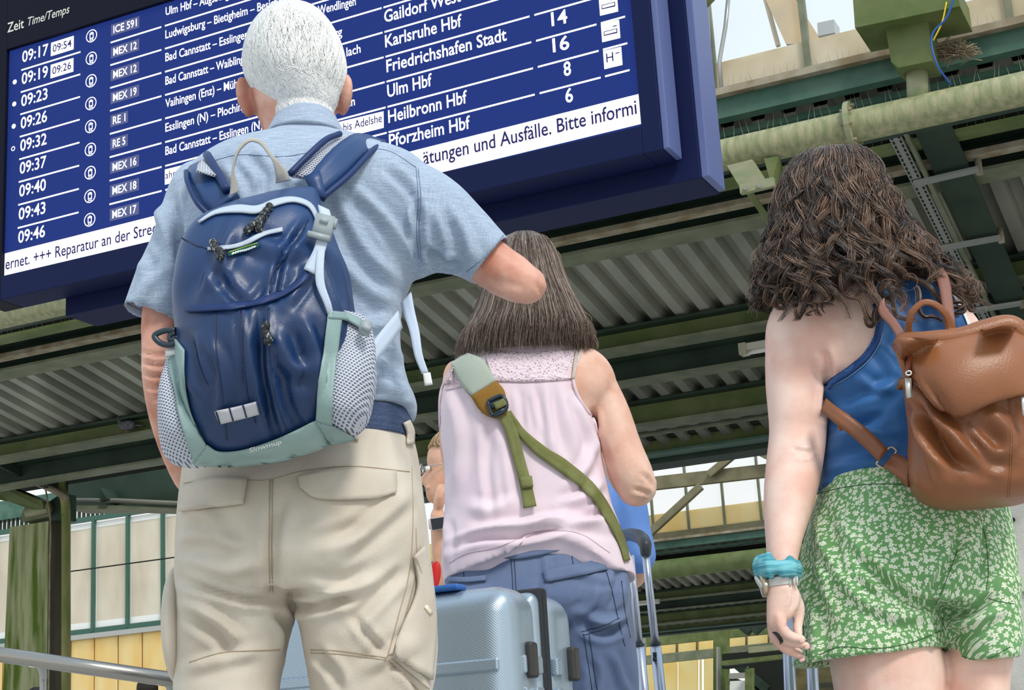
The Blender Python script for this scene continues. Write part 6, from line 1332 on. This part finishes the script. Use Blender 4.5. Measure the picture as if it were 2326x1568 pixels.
rd = obj('luggage_tag', *join([ell(P(985, 1312, 2.82), (.012, 0, 0), (0, .005, 0), (.006, 0, .028), 12, 8)]), mat('red_ribbon', (.75, .02, .02), .5), None); tag(rd, 'red ribbon luggage tag beside the beige trousers', 'luggage tag')
# second trolley case with raised handle
alu = mat('aluminium_tube', (.50, .55, .66), .28, .75)
t2 = empty('suitcase', np.array([P(1500, 1568, 3.5)[0], 3.5, 0]), 'trolley suitcase with its raised aluminium handle behind the slate blue trousers', 'suitcase')
h0, h1 = P(1466, 1255, 3.45), P(1500, 1568, 3.5); g0, g1 = P(1432, 1262, 3.62), P(1462, 1568, 3.66)
def ext(a, b, z):  t = (z-a[2])/(b[2]-a[2]); return a+(b-a)*t
for a, b, nm in ((h0, h1, 'handle_tube'), (g0, g1, 'handle_tube')):
    obj(nm, *tube([a, a+(b-a)*.66], .0085, 16), alu, t2); obj(nm, *tube([a+(b-a)*.66, ext(a, b, .45)], .0115, 16), alu, t2); obj('collar', *tube([a+(b-a)*.66, a+(b-a)*.675], .0125, 16), blk, t2)
obj('grip', *tube([P(1405, 1222, 3.66), P(1428, 1215, 3.6), P(1452, 1220, 3.5), P(1465, 1236, 3.45), P(1467, 1262, 3.45)], [.013, .014, .015, .014, .011], 14, 30), mat('grip_grey', (.05, .06, .07), .35), t2)
for y in (1487, 1498): obj('slot', *box(P(1487, y, 3.475), (.004, 0, 0), (0, .006, 0), (0, 0, .004)), blk, t2)
cc = (ext(h0, h1, .3)+ext(g0, g1, .3))/2; rbox(np.array([cc[0], cc[1], .27]), .36, .24, .44, .04, mat('charcoal_shell', (.04, .045, .06), .4), 'shell', t2)
for dx in (-.12, .12): st('wheel', tube([np.array([cc[0]+dx-.012, cc[1], .03]), np.array([cc[0]+dx+.012, cc[1], .03])], .03, 16), blackz, True, parent=t2)
t3 = empty('suitcase', np.array([P(1800, 1568, 3.3)[0], 3.3, 0]), 'trolley case whose silver pull rod shows below the hanging hand', 'suitcase')
a, b = P(1788, 1395, 3.15), P(1795, 1568, 3.15)
obj('handle_tube', *tube([a, ext(a, b, .5)], .0115, 18), alu, t3); obj('grip', *tube([a+U*.0+Z*.0, a+N*.08+Z*.005, a+N*.16], .013, 12, 8), mat('grip_grey', (.05, .06, .07), .35), t3)
obj('handle_tube', *tube([a+N*.16, ext(a, b, .5)+N*.16], .0115, 18), alu, t3)
rbox(ext(a, b, .5)*np.array([1, 1, 0])+N*.08+Z*.27, .32, .22, .46, .04, mat('charcoal_shell', (.04, .045, .06), .4), 'shell', t3)

# ================================================================ further people
def figure(x, y_top, Y, h, yaw, label, c_shirt, c_leg, c_hair, skinm, sleeves='short', arms=True, pose=0, k=1.0, sx=None):
    """a standing figure of height h (feet on the ground) seen over or between the others"""
    X0 = P(x, y_top, Y)[0]; o = np.array([X0, Y, 0]); s = h/1.7*k
    f = np.array([-sin(yaw), cos(yaw), 0]); r = np.array([cos(yaw), sin(yaw), 0]); pt = lambda a, b, c: o+r*a*s+f*b*s+Z*c*s
    e = empty('person', o, label, 'person')
    hp, hx = head(pt(0, .02 if not pose else .11, 1.58), s, yaw=yaw)
    sk = hp+[rtube([pt(0, 0 if not pose else .06, 1.50), pt(0, -.01, 1.38)], [.052*s, .06*s], 12), rtube([pt(0, 0, 1.3), pt(0, 0, .95)], [.1*s, .1*s], 14)]
    for q in (-1, 1):
        sk += [rtube([pt(q*.09, 0, .85), pt(q*.09, .01, .48), pt(q*.09, -.01, .08)], [.075*s, .055*s, .04*s], 12)]
        if pose and q == pose: continue
        if not arms:
            sk += [rtube([pt(q*.19, 0, 1.36), pt(q*.21, .02, 1.1), pt(q*.15, .25, 1.12)], [.048*s, .038*s, .026*s], 12)]+hand(pt(q*.15, .25, 1.12), f, Z, .95*s); continue
        sk += [rtube([pt(q*.19, 0, 1.36), pt(q*.22, -.02, 1.08), pt(q*.22, .06, .84)], [.048*s, .038*s, .026*s], 12)]+hand(pt(q*.22, .06, .84), f*.2-Z, f, .95*s)
    if pose:
        sk += arm_to_mouth(pt, pose, s, hx)
    build('body', sk, skinm, e, .007, 3)
    for q in (-1, 1):
        v, ff = ell(hx((q*.031, .080, 0)), (.010, 0, 0), (0, .010, 0), (0, 0, .010), 10, 8); obj('eye', v, ff, eyem, e)
    def ring(z, a, b, cx=0, cy=0): return [pt(cx+a*cos(t), cy+b*sin(t), z) for t in np.linspace(0, 2*pi, 28, endpoint=False)]
    def loft(R):
        n = len(R[0]); V = [p for q in R for p in q]; Fc = [(i*n+j, i*n+(j+1) % n, (i+1)*n+(j+1) % n, (i+1)*n+j) for i in range(len(R)-1) for j in range(n)]
        return np.array(V), Fc+[tuple(range(n))[::-1], tuple((len(R)-1)*n+j for j in range(n))]
    tor = [loft([ring(1.46, .065, .06), ring(1.42, .13, .085), ring(1.36, .20, .11), ring(1.25, .205, .13), ring(1.1, .18, .13), ring(.98, .185, .14), ring(.84, .20, .15)])]
    for q in (-1, 1):
        if pose and q == pose: tor += [rtube([pt(q*.18, 0, 1.36), pt(q*.23, .05, 1.2)], [.066*s, .06*s], 12)]
        else: tor += [rtube([pt(q*.18, 0, 1.36), pt(q*.22, -.01, 1.14)], [.066*s, .058*s], 12)]
    build('shirt', tor, c_shirt, e, .008, 5, noise=[(4, .003, (1, 1, .6), int(x))])
    lg = [loft([ring(.98, .165, .125), ring(.86, .19, .145), ring(.74, .18, .14)])]+[rtube([pt(q*.095, 0, .8), pt(q*.095, .01, .5), pt(q*.095, 0, .1)], [.1*s, .08*s, .07*s], 14) for q in (-1, 1)]
    build('trousers', lg, c_leg, e, .009, 3)
    for q in (-1, 1): c = pt(q*.09, 0, 0); obj('shoe', *join(shoe((c[0], c[1]), yaw, .95)), shm, e)
    v = []; cap = [(z*1.07+.012, a*1.10+.004, (fr*.93 if z > .05 else min(fr, .0)), bk*1.13) for z, a, fr, bk in HEADROWS if z > -.07]
    R = []
    for z, a, fr, bk in cap: R.append([hx((a*cos(t), (fr+bk)/2+(fr-bk)/2*sin(t), z)) for t in np.linspace(0, 2*pi, 32, endpoint=False)])
    V, Fc = loft(R); obj('hair', V, Fc, c_hair, e)
    n = 900; C = np.zeros((n, 7, 3)); L = len(R)
    for i in range(n):
        j = random.randrange(32); a = random.uniform(0, L-1.01)
        for q in range(7):
            z = max(0, a-q*.22); i0 = int(z); p = R[i0][j]*(1-(z-i0))+R[min(L-1, i0+1)][j]*(z-i0); C[i, q] = p+(p-hx((0, 0, 0)))*(.02+.03*sin(q/2.2))-Z*.002*q
    so_ = strands('hair_strands', C, .0011, c_hair, e); so_['kind'] = 'stuff'
    return e, pt, hx, r, f, s
def arm_to_mouth(pt, q, s, hx):
    wr = ARMPTS['wrist']; el = ARMPTS['elbow']
    return [rtube([pt(q*.18, 0, 1.36), pt(q*.21, .08, 1.22), el], [.05*s, .042*s, .036*s], 12), rtube([el, (el+wr)/2, wr], [.036*s, .034*s, .025*s], 12)]+hand(wr, ARMPTS['dir'], ARMPTS['side'], .95*s, .75)
ARMPTS = {}
blond = mat('fair_hair', (.32, .20, .10), .5, col2=(.62, .45, .28), nscale=5, attr='rnd', lo=.2, hi=.9)
darkh = mat('dark_hair', (.02, .014, .01), .5, col2=(.06, .04, .03), nscale=5, attr='rnd', lo=.2, hi=.9)
bsh = mat('cornflower_shirt', (.09, .20, .50), .8, col2=(.14, .27, .6), nscale=4); bks = mat('black_shirt', (.015, .016, .02), .8); jean = mat('dark_denim', (.03, .05, .10), .8); wsh = mat('white_shirt', (.7, .7, .7), .8)
# profile woman with glasses, hand at her mouth
G0 = 5.5; ey = P(1003, 1064, G0)
ARMPTS = dict(wrist=P(994, 1172, G0-.10), elbow=P(1014, 1330, G0-.05), dir=P(999, 1120, G0-.09)-P(994, 1172, G0-.10), side=np.array([.2, -1, .2]))
hh = (ey[2])/1.58*1.7
e, pt, hx, r, f, s = figure(1102, 1064, G0, hh, pi/2-.12, 'woman with glasses in profile, hand at her mouth, half hidden behind the pink top', wsh, jean, blond, skin_t, pose=1)
gm = mat('silver_spectacle', (.55, .55, .55), .25, .8)
for q in (-1, 1):
    c = hx((q*.032, .102, .0)); R_ = [c+r*.021*s*cos(t)+Z*.017*s*sin(t)+f*.0 for t in np.linspace(0, 2*pi, 20)]; obj('spectacle_rim', *tube(R_, .0018, 6, caps=False), gm, e)
    obj('spectacle_arm', *tube([c+r*q*.021*s, hx((q*.075, .06, .004)), hx((q*.078, -.01, .0))], .0018, 6), gm, e)
obj('spectacle_bridge', *tube([hx((-.011, .104, .003)), hx((0, .107, .006)), hx((.011, .104, .003))], .0018, 6), gm, e)
sw = empty('smart_watch', P(993, 1190, G0-.13), 'black square smart watch with pale strap on the hidden woman\'s wrist', 'watch')
obj('case', *box(P(995, 1190, G0-.142), (.022, 0, .002), (0, .006, 0), (-.002, 0, .018)), mat('watch_glass', (.01, .014, .02), .1), sw, False); obj('bezel', *box(P(995, 1190, G0-.138), (.0245, 0, .002), (0, .005, 0), (-.002, 0, .0205)), gm, sw, False)
d_ = (ARMPTS['elbow']-ARMPTS['wrist']); d_ /= np.linalg.norm(d_); c_ = ARMPTS['wrist']+d_*.025
obj('strap', *tube([c_-d_*.016, c_+d_*.016], .034, 24), mat('pink_strap', (.72, .55, .52), .6), sw)
tag(obj('whistle', *ell(P(1003, 1109, G0-.09), (.010, 0, 0), (0, .010, 0), (0, 0, .012), 12, 8), mat('violet_plastic', (.08, .06, .45), .3), None), 'small violet object held at the mouth of the woman with glasses', 'small object')
figure(1236, 880, 4.3, 1.66, -.1, 'person in cornflower blue shirt hidden behind the woman in pink', bsh, jean, darkh, skin_t, arms=False)
figure(2404, 1270, 9.6, 1.70, -.3, 'person in black shirt at the frame edge before the concrete pillar', bks, jean, darkh, skin_t)
figure(335, 1550, 11.5, 1.40, .2, 'short person whose dark hair shows just above the handrail beside the cargo trousers', bks, jean, darkh, skin_t)
figure(85, 1560, 11.5, 1.38, .4, 'short person whose black hair just shows beneath the handrail by the mossy column', bks, jean, darkh, skin_t)

# pigeons
def pigeon(c, d, k, label, up=.25):
    e = empty('pigeon', c, label, 'bird'); d = np.array(d, float); d /= np.linalg.norm(d); s = np.cross(d, Z); g1 = mat('pigeon_grey', (.06, .065, .075), .7, col2=(.12, .12, .13), nscale=20); c = np.asarray(c)
    b = [ell(c+Z*.09*k, d*.13*k+Z*up*.13*k, s*.055*k, Z*.062*k-d*.01, 18, 12), rtube([c+d*.08*k+Z*.12*k, c+d*.115*k+Z*.17*k, c+d*.125*k+Z*.195*k], [.04*k, .028*k, .027*k], 12)]
    build('body', b, g1, e, .006, 3)
    obj('tail', *slab(np.array([[c-d*.10*k+Z*.07*k+s*q*.02*k, c-d*.24*k+Z*.045*k+s*q*.035*k] for q in (-1, 0, 1)]), np.tile(Z, (3, 2, 1)), .012*k), g1, e)
    obj('beak', *tube([c+d*.148*k+Z*.195*k, c+d*.172*k+Z*.188*k], [.007*k, .002*k], 8), dark, e)
    for q in (-1, 1): obj('wing', *ell(c-d*.02*k+Z*.095*k+s*q*.048*k, d*.12*k+Z*up*.10*k, s*.012*k, Z*.042*k, 14, 8), g1, e); obj('leg', *tube([c+s*q*.02*k, c+s*q*.02*k+Z*.05*k], .006*k, 6), mat('pink_leg', (.4, .12, .10), .6), e)
    return e
pigeon(Pw(289, 984, 15.64), -U*.9, 1.05, 'dark pigeon perched on the green purlin above the mesh pocket', .1)
pigeon(Pw(103, 1103, CW-.45)-Z*.02, -U*.2+N*.7, 1.0, 'grey pigeon sitting on the rusty pipe above the mossy column', .5)
